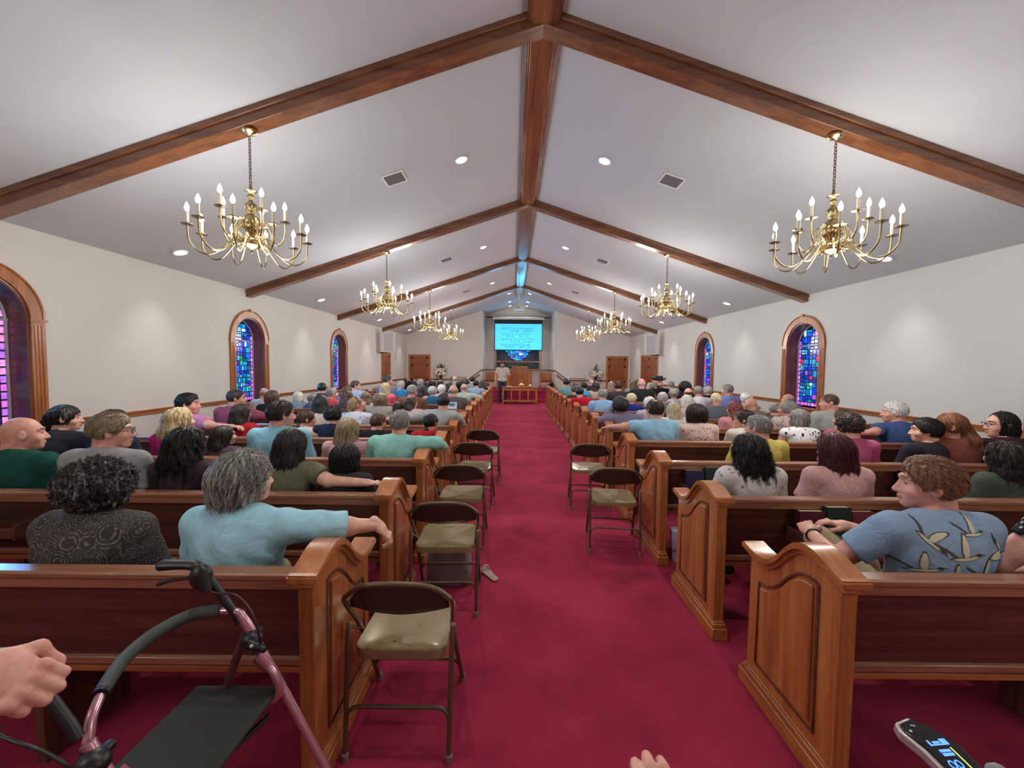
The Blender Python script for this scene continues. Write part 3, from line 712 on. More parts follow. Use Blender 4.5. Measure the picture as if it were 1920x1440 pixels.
m = MB(); m.tube(catmull([(-.035, .05, .012), (-.02, .055, .05), (.02, .055, .05), (.035, .05, .012)], 5), .007, 6); m.build('strap', mat('taupe_strap', srgb(170, 150, 136), .5), r)
tag(r, 'pale strappy sandal lying on the carpet by the second folding chair', 'shoe')
# ================================================================ communion table
r = empty('communion_table', (.05, 16.95, 0)); m = MB(); m.box(-.76, .76, -.26, .26, .70, .735); m.box(-.74, .74, -.24, .24, .685, .70); m.build('table_top', M_ox, r, bevel=.005)
m = MB(); m.box(-.70, .70, -.22, -.20, .58, .685); m.box(-.70, .70, .20, .22, .58, .685); m.box(-.71, -.69, -.21, .21, .58, .685); m.box(.69, .71, -.21, .21, .58, .685); m.build('apron', M_ox, r, bevel=.003)
for x in (-.695, .695):
    for y in (-.205, .205):
        m = MB(); m.box(x-.035, x+.035, y-.035, y+.035, .05, .69); m.lathe([(0, 0), (.03, .01), (.034, .03), (.02, .05)], 12, (x, y, 0)); m.build('leg', M_oz, r, bevel=.004)
m = MB(); m.box(-.68, .68, -.20, .20, .12, .15); m.box(-.68, .68, -.22, -.20, .10, .17); m.build('lower_shelf', M_ox, r, bevel=.003)
for x in (-.35, 0, .35):
    m = MB(); m.box(x-.03, x+.03, -.215, -.195, .15, .60); m.build('spindle', M_oz, r, bevel=.003)
tag(r, 'oak communion table with open panelled front at the head of the aisle', 'table')
for (x, y, s, lab) in ((.13, 16.9, 1.0, 'gold domed communion tray in the middle of the table'), (.50, 16.9, .62, 'low gold covered plate at the right of the communion table')):
    r = empty('communion_tray', (x, y, .735)); m = MB(); m.lathe([(0, 0), (.12*s, 0), (.15*s, .015), (.15*s, .05*s), (.155*s, .055*s), (.155*s, .075*s)], 32); m.build('tray', M_brass, r, smooth=50)
    m = MB(); m.lathe([(.158*s, .075*s), (.155*s, .09*s), (.10*s, .125*s), (.05*s, .14*s), (.02*s, .145*s), (.02*s, .16*s), (.03*s, .17*s), (0, .185*s)], 32); m.build('lid', M_brass, r, smooth=60); tag(r, lab, 'tray')
r = empty('paper_stack', (-.42, 16.86, .735), .2); m = MB()
for i in range(4): m.box(-.12+.01*i, .11+.008*i, -.09, .08, .004*i, .004*i+.003)
m.build('sheets', mat('paper_white', srgb(225, 222, 215), .8), r); tag(r, 'loose white papers on the left of the communion table', 'papers')
# ================================================================ pulpit and clergy benches on the platform
PZ = .495
r = empty('pulpit', (.07, 18.55, PZ)); m = MB(); m.box(-.34, .34, -.22, .22, .06, 1.0); m.box(-.58, -.34, -.12, .2, .06, .84); m.box(.34, .58, -.12, .2, .06, .84); m.build('body', M_oz, r, bevel=.006)
m = MB(); m.box(-.38, .38, -.26, .26, 1.0, 1.03); m.prism([(-.26, 1.03), (.26, 1.03), (.26, 1.06), (-.26, 1.09)], 'x', -.36, .36); m.box(-.62, -.33, -.15, .23, .84, .87); m.box(.33, .62, -.15, .23, .84, .87); m.build('top', M_ox, r, bevel=.005)
m = MB(); m.box(-.36, .36, -.25, .24, 0, .07); m.box(-.61, .61, -.15, .22, 0, .06); m.build('plinth', M_ox, r, bevel=.005)
for x in (-.17, .17): 
    m = MB(); m.box(x-.12, x+.12, -.23, -.22, .16, .92); m.build('panel', M_door, r, bevel=.004)
m = MB(); m.box(-.012, .012, -.24, -.232, .5, .8); m.box(-.07, .07, -.24, -.232, .68, .70); m.build('cross', M_oz, r)
tag(r, 'wide oak pulpit with stepped sides in the middle of the platform', 'pulpit')
for sg, lab in ((-1, 'oak clergy bench with tall side wings left of the pulpit'), (1, 'oak clergy bench with tall side wings right of the pulpit')):
    r = empty('clergy_bench', (sg*1.28+.02, 18.7, PZ)); 
    for x in (-.30, .26):
        m = MB(); m.prism([(-.2, 0), (.22, 0), (.22, .86), (.12, .86), (.02, .52), (-.2, .46)], 'x', x, x+.04); m.build('side', M_oz, r, bevel=.005)
    m = MB(); m.box(-.27, .27, -.18, .18, .34, .38); m.build('seat', M_ox, r, bevel=.004)
    m = MB(); m.box(-.27, .27, .15, .19, .36, .80); m.build('backrest', M_door, r, bevel=.004)
    m = MB(); m.box(-.26, .26, -.16, .14, .38, .43); m.build('cushion', cloth_mat('maroon_cushion', srgb(96, 34, 44)), r, bevel=.02, seg=3)
    tag(r, lab, 'bench')
# lectern-like stand in front of the right bench is a low wooden table
r = empty('side_stand', (1.18, 18.28, PZ)); m = MB(); m.box(-.2, .2, -.12, .12, .22, .25); m.build('stand_top', M_ox, r, bevel=.003)
for x in (-.17, .17):
    m = MB(); m.box(x-.015, x+.015, -.015, .015, 0, .22); m.build('leg', M_oz, r)
tag(r, 'small low wooden stand in front of the right clergy bench', 'table')
# return-air grilles on the front wall
for sg in (-1, 1):
    x = sg*2.83; r = empty('return_air_grille', (x, YF, .72)); w, h = .36, .33
    m = MB(); m.box(-w, w, -.02, 0, h-.025, h); m.box(-w, w, -.02, 0, -h, -h+.025); m.box(-w-.01, -w+.025, -.02, 0, -h, h); m.box(w-.025, w, -.02, 0, -h, h); m.build('frame', mat('dark_frame', srgb(60, 44, 38), .4), r)
    m = MB(); m.box(-w+.025, w-.025, -.012, -.001, -h+.025, h-.025); m.build('border', M_wall, r, smooth=0)
    m = MB()
    for i in range(22): m.box(-.30+.028*i, -.30+.028*i+.014, -.016, -.012, -.28, .28)
    m.build('slats', mat('grille_grey', srgb(112, 108, 100), .5), r); tag(r, 'cream slatted air grille in dark frame, low on the %s front wall' % ('left' if sg < 0 else 'right'), 'grille')
for sg in (-1, 1):
    r = empty('thermostat', (sg*2.72, YF, 1.40)); m = MB(); m.box(-.07, .07, -.02, 0, -.04, .04); m.build('cover', M_white, r, bevel=.006); m = MB(); m.box(-.03, .03, -.024, -.02, -.012, .012); m.build('display', M_black if sg > 0 else M_vent, r)
    tag(r, 'small white thermostat above the rail on the %s front wall' % ('left' if sg < 0 else 'right'), 'thermostat')
# wall loudspeakers
for sg in (-1, 1):
    r = empty('wall_speaker', (sg*4.90, 15.05, 2.08)); r.rotation_euler = (.0, 0, -sg*.35)
    m = MB(); m.prism([(-.20, -.12), (.20, -.12), (.15, .2), (-.15, .2)], 'z', 0, .74); m.build('cabinet', M_white, r, bevel=.008)
    m = MB(); m.box(-.17, .17, -.135, -.12, .03, .71); m.build('grille', mat('light_grey_grille', srgb(196, 197, 202), .7, bump=.3, bscale=600), r, bevel=.005)
    m = MB(); m.tube([(0, .1, .02), (sg*.1, .12, -.03), (sg*.34, .16, -.02)], .018, 8); m.build('bracket', M_black, r)
    r.rotation_euler = (.06, 0, -sg*.3)
    tag(r, 'white wall loudspeaker angled toward the pews, high on the %s wall' % ('left' if sg < 0 else 'right'), 'loudspeaker')
# flowers
def flowers(x, y, lab, seed):
    rr = random.Random(seed); r = empty('flower_arrangement', (x, y, .93))
    m = MB(); m.lathe([(0, 0), (.06, 0), (.045, .02), (.06, .10), (.08, .2), (.075, .22), (0, .2)], 16); m.build('vase', mat('dark_green_vase', srgb(34, 40, 32), .3), r, smooth=60)
    lv = MB(); fw = MB(); rd = MB(); st = MB()
    for i in range(90):
        a = rr.uniform(0, 2*pi); e = rr.uniform(.1, 1.5); L_ = rr.uniform(.18, .36)*(1.0+.5*math.sin(e)**3); d = Vector((math.cos(a)*math.cos(e), .5*math.sin(a)*math.cos(e), math.sin(e)))
        c = Vector((0, 0, .24)); p = c+d*L_; st.tube([c, c+d*L_*.5+Vector((0, 0, .02)), p], .003, 4)
        b = len(lv.V); lv.ell((0, 0, 0), (.018, .006, .055), 6, 4); lv.xf(Matrix.Translation(p) @ d.to_track_quat('Z', 'Y').to_matrix().to_4x4(), b)
    for i in range(26):
        a = rr.uniform(0, 2*pi); e = rr.uniform(.0, 1.3); L_ = rr.uniform(.16, .28); p = Vector((math.cos(a)*math.cos(e)*L_*1.1, -.08-.08*rr.random(), .22+math.sin(e)*L_*1.2))
        for q_ in range(7):
            b = len(fw.V); an = 2*pi*q_/7; fw.ell((0, 0, 0), (.026, .012, .036), 6, 4); fw.xf(Matrix.Translation(p+Vector((math.cos(an)*.022, -.01, math.sin(an)*.022))) @ Matrix.Rotation(an, 4, 'Y'), b)
        fw.ell(p, .022, 8, 6)
    for i in range(10):
        p = Vector(((.1+.1*rr.random())*(1 if x > 0 else -1), -.05-.1*rr.random(), .05+.2*rr.random())); rd.ell(p, (.03, .02, .03), 8, 5)
    st.build('stems', mat('stem_green', srgb(70, 90, 54), .6), r); lv.build('leaves', mat('leaf_green', srgb(56, 74, 46), .6), r); fw.build('white_flowers', mat('white_petals', srgb(225, 220, 196), .7), r, smooth=60); rd.build('red_flowers', mat('red_petals', srgb(170, 66, 84), .6), r)
    return tag(r, lab, 'flowers')
for x, s_, lab in ((-3.62, 5, 'white and red flower arrangement left of the platform'), (3.63, 9, 'white and burgundy flower arrangement right of the platform')):
    f_ = flowers(x, 18.72, lab, s_)
    r = empty('flower_stand', (x, 18.72, 0)); m = MB(); m.lathe([(0, .9), (.13, .9), (.14, .915), (.13, .93), (0, .93)], 20); m.build('stand_top', M_ox, r)
    m = MB(); m.lathe([(0, .05), (.05, .05), (.03, .2), (.045, .45), (.03, .7), (.06, .9)], 16); m.build('column', M_oz, r, smooth=60); m = MB(); m.lathe([(0, 0), (.15, 0), (.14, .03), (.05, .055)], 20); m.build('base', M_ox, r)
    tag(r, 'wooden pedestal under the flowers, %s of the platform' % ('left' if x < 0 else 'right'), 'stand')
# garland of greenery on the baptistry ledge
rr = random.Random(11); m = MB()
for i in range(420):
    x = rr.uniform(-1.02, 1.02); hgt = .10+.14*abs(math.sin(x*3.4+.5)); 
    if abs(x+.3) < .18: hgt *= .5
    p = Vector((x, YA-.11+rr.uniform(-.06, .04), BZ0+.05+rr.random()*hgt)); b = len(m.V); m.ell((0, 0, 0), (.03, .008, .06), 6, 4)
    d = Vector((rr.uniform(-1, 1), rr.uniform(-.6, .1), rr.uniform(-.2, 1))).normalized(); m.xf(Matrix.Translation(p) @ d.to_track_quat('Z', 'Y').to_matrix().to_4x4(), b)
o = m.build('ivy_garland', mat('ivy_green', srgb(84, 124, 84), .55)); tag(o, 'row of green ivy along the ledge under the blue baptistry window', 'greenery', kind='stuff')
r = empty('potted_fern', (1.55, 18.5, PZ)); m = MB(); m.lathe([(0, 0), (.09, 0), (.12, .16), (0, .15)], 16); m.build('pot', M_black, r)
m = MB()
for i in range(120):
    a = rr.uniform(0, 2*pi); e = rr.uniform(-.2, 1.3); d = Vector((math.cos(a)*math.cos(e), math.sin(a)*math.cos(e), math.sin(e))); p = Vector((0, 0, .18))+d*rr.uniform(.06, .2); p.z = max(p.z, .03); b = len(m.V); m.ell((0, 0, 0), (.015, .005, .06), 5, 4); m.xf(Matrix.Translation(p) @ d.to_track_quat('Z', 'Y').to_matrix().to_4x4(), b)
m.build('fronds', mat('dark_fern_green', srgb(26, 40, 32), .6), r); tag(r, 'dark potted fern on the platform right of the clergy bench', 'plant')
# ================================================================ rollator walker, left foreground
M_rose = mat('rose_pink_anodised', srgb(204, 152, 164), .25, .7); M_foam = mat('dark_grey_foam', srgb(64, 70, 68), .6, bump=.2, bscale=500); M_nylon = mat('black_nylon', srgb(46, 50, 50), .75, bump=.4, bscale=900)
def walker():
    r = empty('rollator_walker', (-1.15, 1.02, 0)); o0 = Vector((-1.15, 1.02, 0))
    def P(*pts): return [Vector(p)-o0 for p in pts]
    def P0(*pts): return [Vector(p)-o0 for p in pts]
    for y, sgn, nm in ((1.25, 1, 'far'), (.85, -1, 'near')):
        off = Vector((0 if sgn > 0 else -.09, 0, 0))
        def P(*pts, off=off): return [Vector(p)-o0+off for p in pts]
        m = MB(); m.tube(P((-1.235, y, .985), (-1.20, y, .935), (-1.135, y, .84), (-1.12, y, .81)), .013, 10); st = m.build('handle_post', M_black, r, smooth=60)
        m = MB(); m.tube(P((-1.12 if sgn > 0 else -1.095, y, .845 if sgn > 0 else .80), (-1.02, y, .66), (-.88, y, .38), (-.76, y, .14)), .0135, 12); m.build('front_leg', M_rose, r, smooth=60)
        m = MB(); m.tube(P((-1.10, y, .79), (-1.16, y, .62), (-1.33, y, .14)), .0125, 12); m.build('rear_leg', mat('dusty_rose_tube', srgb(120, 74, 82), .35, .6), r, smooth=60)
        # second short tube with its sleeve that carries the seat hinge
        m = MB(); m.tube(catmull(P((-1.045, y-.02*sgn, .70), (-1.005, y-.02*sgn, .665), (-.985, y-.02*sgn, .61), (-1.0, y-.02*sgn, .575), (-1.04, y-.02*sgn, .565)), 5), .012, 10); m.build('seat_hinge_tube', M_rose, r, smooth=60)
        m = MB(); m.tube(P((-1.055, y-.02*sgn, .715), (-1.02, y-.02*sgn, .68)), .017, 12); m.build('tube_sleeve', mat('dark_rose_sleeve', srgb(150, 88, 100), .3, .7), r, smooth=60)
        # clamp
        m = MB(); m.ell(tuple(P((-1.075, y-.012, .765))[0]), (.034, .03, .028), 12, 8); m.tube(P((-1.075, y-.03, .765), (-1.015, y-.04, .752)), [.018, .010], 8); m.tube(P((-1.075, y-.045, .77), (-1.075, y+.03, .77)), .012, 8); cl = m.build('height_clamp', M_black, r, smooth=60)
        m = MB(); m.ell(tuple(P((-1.055, y-.044, .765))[0]), .008, 8, 6); m.build('bolt', M_chrome, cl)
        # grip, brake lever and housing
        m = MB(); m.tube(catmull(P((-1.24, y, .99), (-1.27, y, 1.0), (-1.33, y, 1.0), (-1.375, y, .998)), 4), [.016, .017, .018, .019, .019, .018, .018, .018, .019, .020, .021, .022, .016], 12, flat=.75); g = m.build('hand_grip', M_black, r, smooth=60)
        m = MB(); m.ell(tuple(P((-1.238, y-.005, .965))[0]), (.034, .028, .042), 12, 8); m.tube(P((-1.225, y-.02, .985), (-1.21, y-.02, .93)), .018, 8); m.build('brake_housing', M_black, g, smooth=60)
        m = MB(); m.tube(catmull(P((-1.25, y, .965), (-1.30, y, .955), (-1.34, y, .95), (-1.385, y, .935)), 4), [.008, .007, .007, .006, .006, .006, .006, .006, .006, .007, .007, .008, .006], 8); m.build('brake_lever', mat('brake_lever_brown', srgb(60, 44, 44), .4, .5), g)
        if sgn > 0: cab = [(-1.215, y-.02, .935), (-1.17, y-.03, .925), (-1.10, y-.04, .925), (-1.05, y-.045, .87), (-1.03, y-.045, .80), (-1.04, y-.03, .76), (-1.07, y-.02, .72)]
        else: cab = [(-1.215, y-.06, .895), (-1.20, y-.07, .885), (-1.155, y-.08, .88), (-1.10, y-.08, .86), (-1.065, y-.07, .82), (-1.06, y-.05, .76), (-1.06, y-.02, .72)]
        m = MB(); m.tube(catmull(P(*cab), 6), .0035, 6); m.build('brake_cable', mat('dark_red_cable', srgb(60, 26, 30), .4) if sgn > 0 else M_black, r, smooth=60)
        for (x, y2) in ((-.74, y), (-1.35, y)):
            m = MB(); m.lathe([(.0, -.012), (.06, -.012), (.075, -.010), (.085, -.006), (.085, .006), (.075, .010), (.06, .012), (0, .012)], 28); m.xf(Matrix.Rotation(pi/2, 4, 'X')); m.xf(Matrix.Translation(P((x, y2, .087))[0])); w_ = m.build('wheel', M_black, r, smooth=50)
            m = MB(); m.lathe([(0, -.015), (.02, -.015), (.02, .015), (0, .015)], 12); m.xf(Matrix.Rotation(pi/2, 4, 'X')); m.xf(Matrix.Translation(P((x, y2, .087))[0])); m.build('hub', M_vent, w_)
    P = P0
    # curved padded back rest between the two posts
    pad = [(-1.185, 1.25, .85), (-1.235, 1.235, .852), (-1.268, 1.205, .853), (-1.292, 1.13, .853), (-1.285, 1.04, .852), (-1.255, .965, .85), (-1.237, .93, .848)]
    m = MB(); m.tube(catmull(P(*pad), 5), .0165, 12, flat=1.15); b_ = m.build('backrest_pad', M_foam, r, smooth=60)
    m = MB(); m.tube(catmull(P((-1.075, 1.25, .775), (-1.10, 1.25, .82), (-1.13, 1.25, .848), (-1.185, 1.25, .85)), 5), .011, 10); m.build('backrest_tube', M_rose, r, smooth=60); m = MB(); m.tube(catmull(P((-1.237, .93, .848), (-1.222, .892, .822), (-1.212, .875, .79), (-1.205, .86, .755), (-1.18, .85, .735)), 5), .011, 10); m.build('backrest_tube', M_rose, r, smooth=60)
    m = MB(); m.tube(P((-1.237, .932, .848), (-1.233, .922, .847)), .0185, 12); m.build('pad_end_cap', M_black, b_)
    # seat
    m = MB(); V = []; F = []
    for j in range(9):
        y = .87+.39*j/8
        for i in range(9):
            x = -1.285+.275*i/8+.012*(j/8); u = abs(i-4)/4; v = abs(j-4)/4
            V.append(tuple(Vector((x, y, .60-.012*(1-u*u)*(1-v*v)-.006*max(u, v)**4))-o0))
    for j in range(8):
        for i in range(8): a = j*9+i; F.append((a, a+1, a+10, a+9))
    o = mesh_obj('seat', V, F, M_nylon, r, smooth=60); s_ = o.modifiers.new('t', 'SOLIDIFY'); s_.thickness = .014; bb = o.modifiers.new('b', 'BEVEL'); bb.width = .005; bb.segments = 2
    m = MB(); m.tube(P((-1.10, .85, .575), (-1.10, 1.25, .575)), .01, 8); m.tube(P((-1.26, .87, .40), (-1.02, 1.23, .52)), .008, 8); m.build('cross_brace', M_black, r)
    tag(r, 'rose pink rollator walker with black seat and grips behind the nearest left pew', 'walker')
walker()
# ================================================================ powered chair console, bottom right
def console():
    p0 = at(1700, 1352, .60); p1 = at(1800, 1452, .53)
    ax = (p1-p0); L = ax.length; ax.normalize()
    side = Vector((1, 0, 0)); side = -(side-ax*side.dot(ax)).normalized(); nr = side.cross(ax)
    def flip(o):
        for v in o.data.vertices: v.co.x = -v.co.x
        o.data.flip_normals(); return o
    M = Matrix((side, ax, nr)).transposed().to_4x4(); M.translation = p0
    r = empty('scooter_console', p0)
    r.rotation_mode = 'QUATERNION'; r.rotation_quaternion = M.to_quaternion()
    L2 = L*1.25; w = .030
    def outl(w, s=0): return [(-.020+s*.6, 0+s), (.008, -.006+s), (.030-s*.4, .012+s), (w+.014-s, .034), (w+.010-s, L2), (-w+.014+s, L2), (-w+.012+s, .040), (-.026+s, .014+s*.5)]
    m = MB(); m.prism(outl(w), 'z', -.016, .0); flip(m.build('silver_rim', mat('satin_silver', srgb(190, 180, 176), .3, .6), r, bevel=.003))
    m = MB(); m.prism(outl(w, .0045), 'z', -.001, .003); flip(m.build('black_face', mat('glossy_black_face', srgb(16, 17, 18), .12), r, bevel=.0012))
    Mb = mat('blue_lcd', srgb(90, 150, 255), .4, emit=srgb(90, 150, 255), es=1.3); My = mat('yellow_lcd', srgb(200, 240, 110), .4, emit=srgb(200, 240, 110), es=1.2); Md = mat('lcd_dark_blue', srgb(20, 34, 110), .4, emit=srgb(20, 40, 150), es=.8)
    m = MB(); cx = .012; z0, z1 = .0031, .0036
    m.box(cx-.016, cx-.013, 0.0301, 0.0371, z0, z1); m.box(cx-.016, cx+.014, 0.0358, 0.0374, z0, z1); m.box(cx-.009, cx+.002, 0.0320, 0.0349, z0, z1); m.box(cx+.004, cx+.014, 0.0294, 0.0365, z0, z1)
    m.box(cx-.011, cx+.006, 0.0429, 0.0464, z0, z1); m.box(cx-.011, cx+.006, 0.0477, 0.0512, z0, z1)
    for i in range(2): m.tube([(cx-.012+.010*i+.004*math.cos(a), .062+.0048*math.sin(a), z1) for a in [2*pi*k/12 for k in range(12)]], .0009, 5, closed=True)
    flip(m.build('blue_digits', Mb, r, smooth=0))
    m = MB(); m.box(cx+.0095, cx+.011, .041, L2-.004, z0, z1); flip(m.build('yellow_bar', My, r, smooth=0))
    m = MB(); m.box(cx-.013, cx+.008, .0464, .0477, z0, z1); flip(m.build('lcd_line', Md, r, smooth=0))
    m = MB(); m.ell((-.012, .016, .003), (.002, .002, .001), 8, 5); m.tube([(-.004, .008, .003), (.002, .010, .003)], .0009, 5); flip(m.build('indicator_led', M_white, r))
    # the steering column that carries it
    inv = Matrix.Scale(-1, 4, (1, 0, 0)) @ M.inverted(); a = Vector((0.012, L2*.7, -.014)); b = inv @ Vector((p0.x+.14, .38, .70)); c = inv @ Vector((p0.x+.16, .46, .06))
    m = MB(); m.tube([a, b, c], [.018, .024, .028], 12); flip(m.build('column', M_black, r, smooth=60))
    m = MB(); m.ell(c, (.07, .05, .05), 12, 8); flip(m.build('column_foot', M_black, r, smooth=60))
    pg = inv @ at(1872, 1452, .5)
    m = MB(); m.tube([a, (a+pg)/2+Vector((0, .01, -.01)), pg], .010, 8); m.ell(pg, (.014, .012, .012), 10, 8); flip(m.build('lever', M_vent, r, smooth=60))
    tag(r, 'black scooter console with silver rim and glowing blue display, bottom right corner', 'console')
console()
# ================================================================ people : bodies grown from signed distance fields
f4 = np.float32
def sd_cone(P, a, b, ra, rb):
    a = np.array(a, f4); b = np.array(b, f4); ab = b-a; t = np.clip(((P-a)@ab)/max(float(ab@ab), 1e-9), 0, 1)
    return np.linalg.norm(P-(a+t[:, None]*ab), axis=1)-(ra+(rb-ra)*t)
def sd_ell(P, c, r, rx=0., rz=0.):
    q = P-np.array(c, f4)
    if rz: cs, sn = math.cos(rz), math.sin(rz); q = np.stack([q[:, 0]*cs+q[:, 1]*sn, -q[:, 0]*sn+q[:, 1]*cs, q[:, 2]], 1)
    if rx: cs, sn = math.cos(rx), math.sin(rx); q = np.stack([q[:, 0], q[:, 1]*cs+q[:, 2]*sn, -q[:, 1]*sn+q[:, 2]*cs], 1)
    r = np.array(r, f4); k0 = np.linalg.norm(q/r, axis=1); k1 = np.linalg.norm(q/(r*r), axis=1)
    return k0*(k0-1)/np.maximum(k1, 1e-6)
def smin(a, b, k):
    h = np.clip(.5+.5*(b-a)/k, 0, 1); return b+(a-b)*h-k*h*(1-h)
def smax(a, b, k): return -smin(-a, -b, k)
def surf(f, lo, hi, h):
    "naive surface nets"
    lo = np.array(lo, float); hi = np.array(hi, float); n = np.ceil((hi-lo)/h).astype(int)+1
    ax = [lo[i]+h*np.arange(n[i]) for i in range(3)]
    G = np.stack(np.meshgrid(*ax, indexing='ij'), -1).reshape(-1, 3).astype(f4)
    v = np.concatenate([f(G[i:i+400000]) for i in range(0, len(G), 400000)]).reshape(n)
    s = v < 0
    acc = np.zeros((n[0]-1, n[1]-1, n[2]-1, 3)); cnt = np.zeros(n-1)
    sl = lambda o, m: slice(o, m-1+o)
    for axis in range(3):
        others = [i for i in range(3) if i != axis]
        for da in (0, 1):
            for db in (0, 1):
                o0 = [0, 0, 0]; o0[others[0]] = da; o0[others[1]] = db; o1 = list(o0); o1[axis] = 1
                v0 = v[sl(o0[0], n[0]), sl(o0[1], n[1]), sl(o0[2], n[2])]; v1 = v[sl(o1[0], n[0]), sl(o1[1], n[1]), sl(o1[2], n[2])]
                c = (v0 < 0) != (v1 < 0); t = np.where(c, v0/np.where(c, v0-v1, 1), 0)
                for i in range(3):
                    acc[..., i] += np.where(c, o0[i]+(t if i == axis else 0), 0)
                cnt += c
    act = cnt > 0; idx = -np.ones(act.shape, int); idx[act] = np.arange(act.sum())
    I = np.argwhere(act); V = lo+h*(I+acc[act]/cnt[act][:, None])
    F = []
    for axis in range(3):
        o = [i for i in range(3) if i != axis]
        a0 = [slice(None)]*3; a1 = [slice(None)]*3; a0[axis] = slice(0, n[axis]-1); a1[axis] = slice(1, n[axis])
        for k in o: a0[k] = slice(1, n[k]-1); a1[k] = slice(1, n[k]-1)
        s0 = s[tuple(a0)]; s1 = s[tuple(a1)]; E = np.argwhere(s0 != s1); fl = s0[tuple(E.T)]
        for k in o: E[:, k] += 1
        def cell(da, db):
            q = E.copy(); q[:, o[0]] -= da; q[:, o[1]] -= db; return idx[tuple(q.T)]
        Q = np.stack([cell(1, 1), cell(0, 1), cell(0, 0), cell(1, 0)], 1)
        if axis == 1: fl = ~fl
        Q[~fl] = Q[~fl][:, ::-1]; F.append(Q)
    return V, np.concatenate(F)
def fast_mesh(name, V, F, mats, parent=None, midx=None, smooth=True):
    me = bpy.data.meshes.new(name); V = np.asarray(V, f4); F = np.asarray(F, np.int32)
    me.vertices.add(len(V)); me.vertices.foreach_set('co', V.ravel()); nf = len(F)
    me.loops.add(nf*4); me.loops.foreach_set('vertex_index', F.ravel()); me.polygons.add(nf)
    me.polygons.foreach_set('loop_start', np.arange(nf, dtype=np.int32)*4); me.polygons.foreach_set('loop_total', np.full(nf, 4, np.int32))
    for m in (mats if isinstance(mats, (list, tuple)) else [mats]): me.materials.append(m)
    if midx is not None: me.polygons.foreach_set('material_index', np.asarray(midx, np.int32))
    me.update(calc_edges=True); me.validate()
    if smooth: me.polygons.foreach_set('use_smooth', np.ones(len(me.polygons), bool))
    o = bpy.data.objects.new(name, me); COL.objects.link(o)
    if parent: o.parent = parent
    return o
# ---- head (origin at its centre, face towards +y)
def head_sdf(P, fem=False, wide=1.0):
    d = sd_ell(P, (0, -.012, .028), (.074*wide, .094, .088))
    jw = .052 if fem else .058
    d = smin(d, sd_ell(P, (0, .030, -.035), (jw*wide, .060, .068)), .035)
    d = smin(d, sd_ell(P, (0, .062, -.082), (.026, .022, .022)), .03)              # chin
    d = smin(d, sd_cone(P, (0, .086, .012), (0, .104, -.028), .008, .0125), .012)    # nose
    d = smin(d, sd_cone(P, (-.012, .094, -.030), (.012, .094, -.030), .009, .009), .008)
    for s in (-1, 1):
        d = smin(d, sd_cone(P, (s*.012, .085, .034), (s*.045, .070, .034), .010, .008), .012)   # brow
        d = smax(d, -sd_ell(P, (s*.030, .095, .012), (.017, .016, .011)), .012)                 # eye socket
        d = smin(d, sd_ell(P, (s*.030, .072, .012), (.013, .012, .011)), .004)
        e = sd_ell(P, (s*.079*wide, -.008, .002), (.010, .019, .032), rz=s*.35); e = smax(e, -sd_ell(P, (s*.089*wide, .0, .004), (.006, .010, .019), rz=s*.35), .004)
        d = smin(d, e, .006)                                                                    # ear
        d = smin(d, sd_ell(P, (s*.045, .055, -.025), (.018, .018, .018)), .025)
    d = smin(d, sd_ell(P, (0, .088, -.055), (.020, .010, .006)), .008)
    d = smin(d, sd_ell(P, (0, .086, -.066), (.017, .009, .006)), .006)
    d = smin(d, sd_cone(P, (0, -.035, -.05), (0, -.055, -.20), .052 if fem else .060, .058 if fem else .068), .03)
    return d
_hc = {}
def head_mesh(fem, wide, h):
    k = (fem, wide, h)
    if k not in _hc:
        V, F = surf(lambda P: head_sdf(P, fem, wide), (-.13, -.15, -.24), (.13, .13, .14), h)
        C = V[F].mean(1); mi = np.zeros(len(F), int)
        for s in (-1, 1):
            mi[(np.hypot((C[:, 0]-s*.030)/.011, (C[:, 2]-.012)/.006) < 1) & (C[:, 1] > .06)] = 1
            mi[(np.abs(C[:, 2]-.036-.12*(.03-np.abs(C[:, 0]-s*.03))) < .0045) & (np.abs(C[:, 0]-s*.03) < .019) & (C[:, 1] > .05)] = 1
        mi[(np.abs(C[:, 2]+.060) < .009) & (np.abs(C[:, 0]) < .021) & (C[:, 1] > .075)] = 2
        _hc[k] = (V, F, mi)
    return _hc[k]
# ---- right hand, wrist at origin, fingers along +y, palm towards -z, thumb towards -x
def hand_sdf(P, curl):
    d = sd_ell(P, (0, .045, 0), (.040, .052, .017)); d = smin(d, sd_cone(P, (0, -.03, 0), (0, .02, 0), .026, .028), .02)
    for i, (x, L_, r) in enumerate(((-.027, .074, .0095), (-.009, .082, .0098), (.010, .077, .0095), (.028, .060, .0085))):
        a = 0.0; p = np.array([x, .088 if 0 < i < 3 else .082, 0.003]); c = curl*(1+.08*i)
        for seg, fr in enumerate((.45, .30, .25)):
            a += c*(.55, 1.0, .75)[seg]; q = p+L_*fr*np.array([x*.9*(1-curl*.5), math.cos(a), -math.sin(a)])
            dd = sd_cone(P, p, q, r*(1.04-.1*seg), r*(.96-.1*seg)); d = smin(d, dd, .006 if seg == 0 else .003) if seg == 0 else np.minimum(d, dd); p = q
        d = smin(d, sd_ell(P, (x, .086, .006), (.009, .010, .009)), .008)
    p = np.array([-.026, .022, -.006])
    for (q, r0, r1) in (((-.050, .050, -.016), .014, .012), ((-.056+.012*curl, .078, -.022-.014*curl), .0115, .0105), ((-.050+.030*curl, .100-.006*curl, -.026-.020*curl), .0105, .0085)):
        q = np.array(q); dd = sd_cone(P, p, q, r0, r1); d = smin(d, dd, .008); p = q
    return d
_hh = {}
def hand_mesh(curl, h):
    k = (curl, h)
    if k not in _hh: _hh[k] = surf(lambda P: hand_sdf(P, curl), (-.085, -.065, -.12), (.06, .19, .045), h)
    return _hh[k]
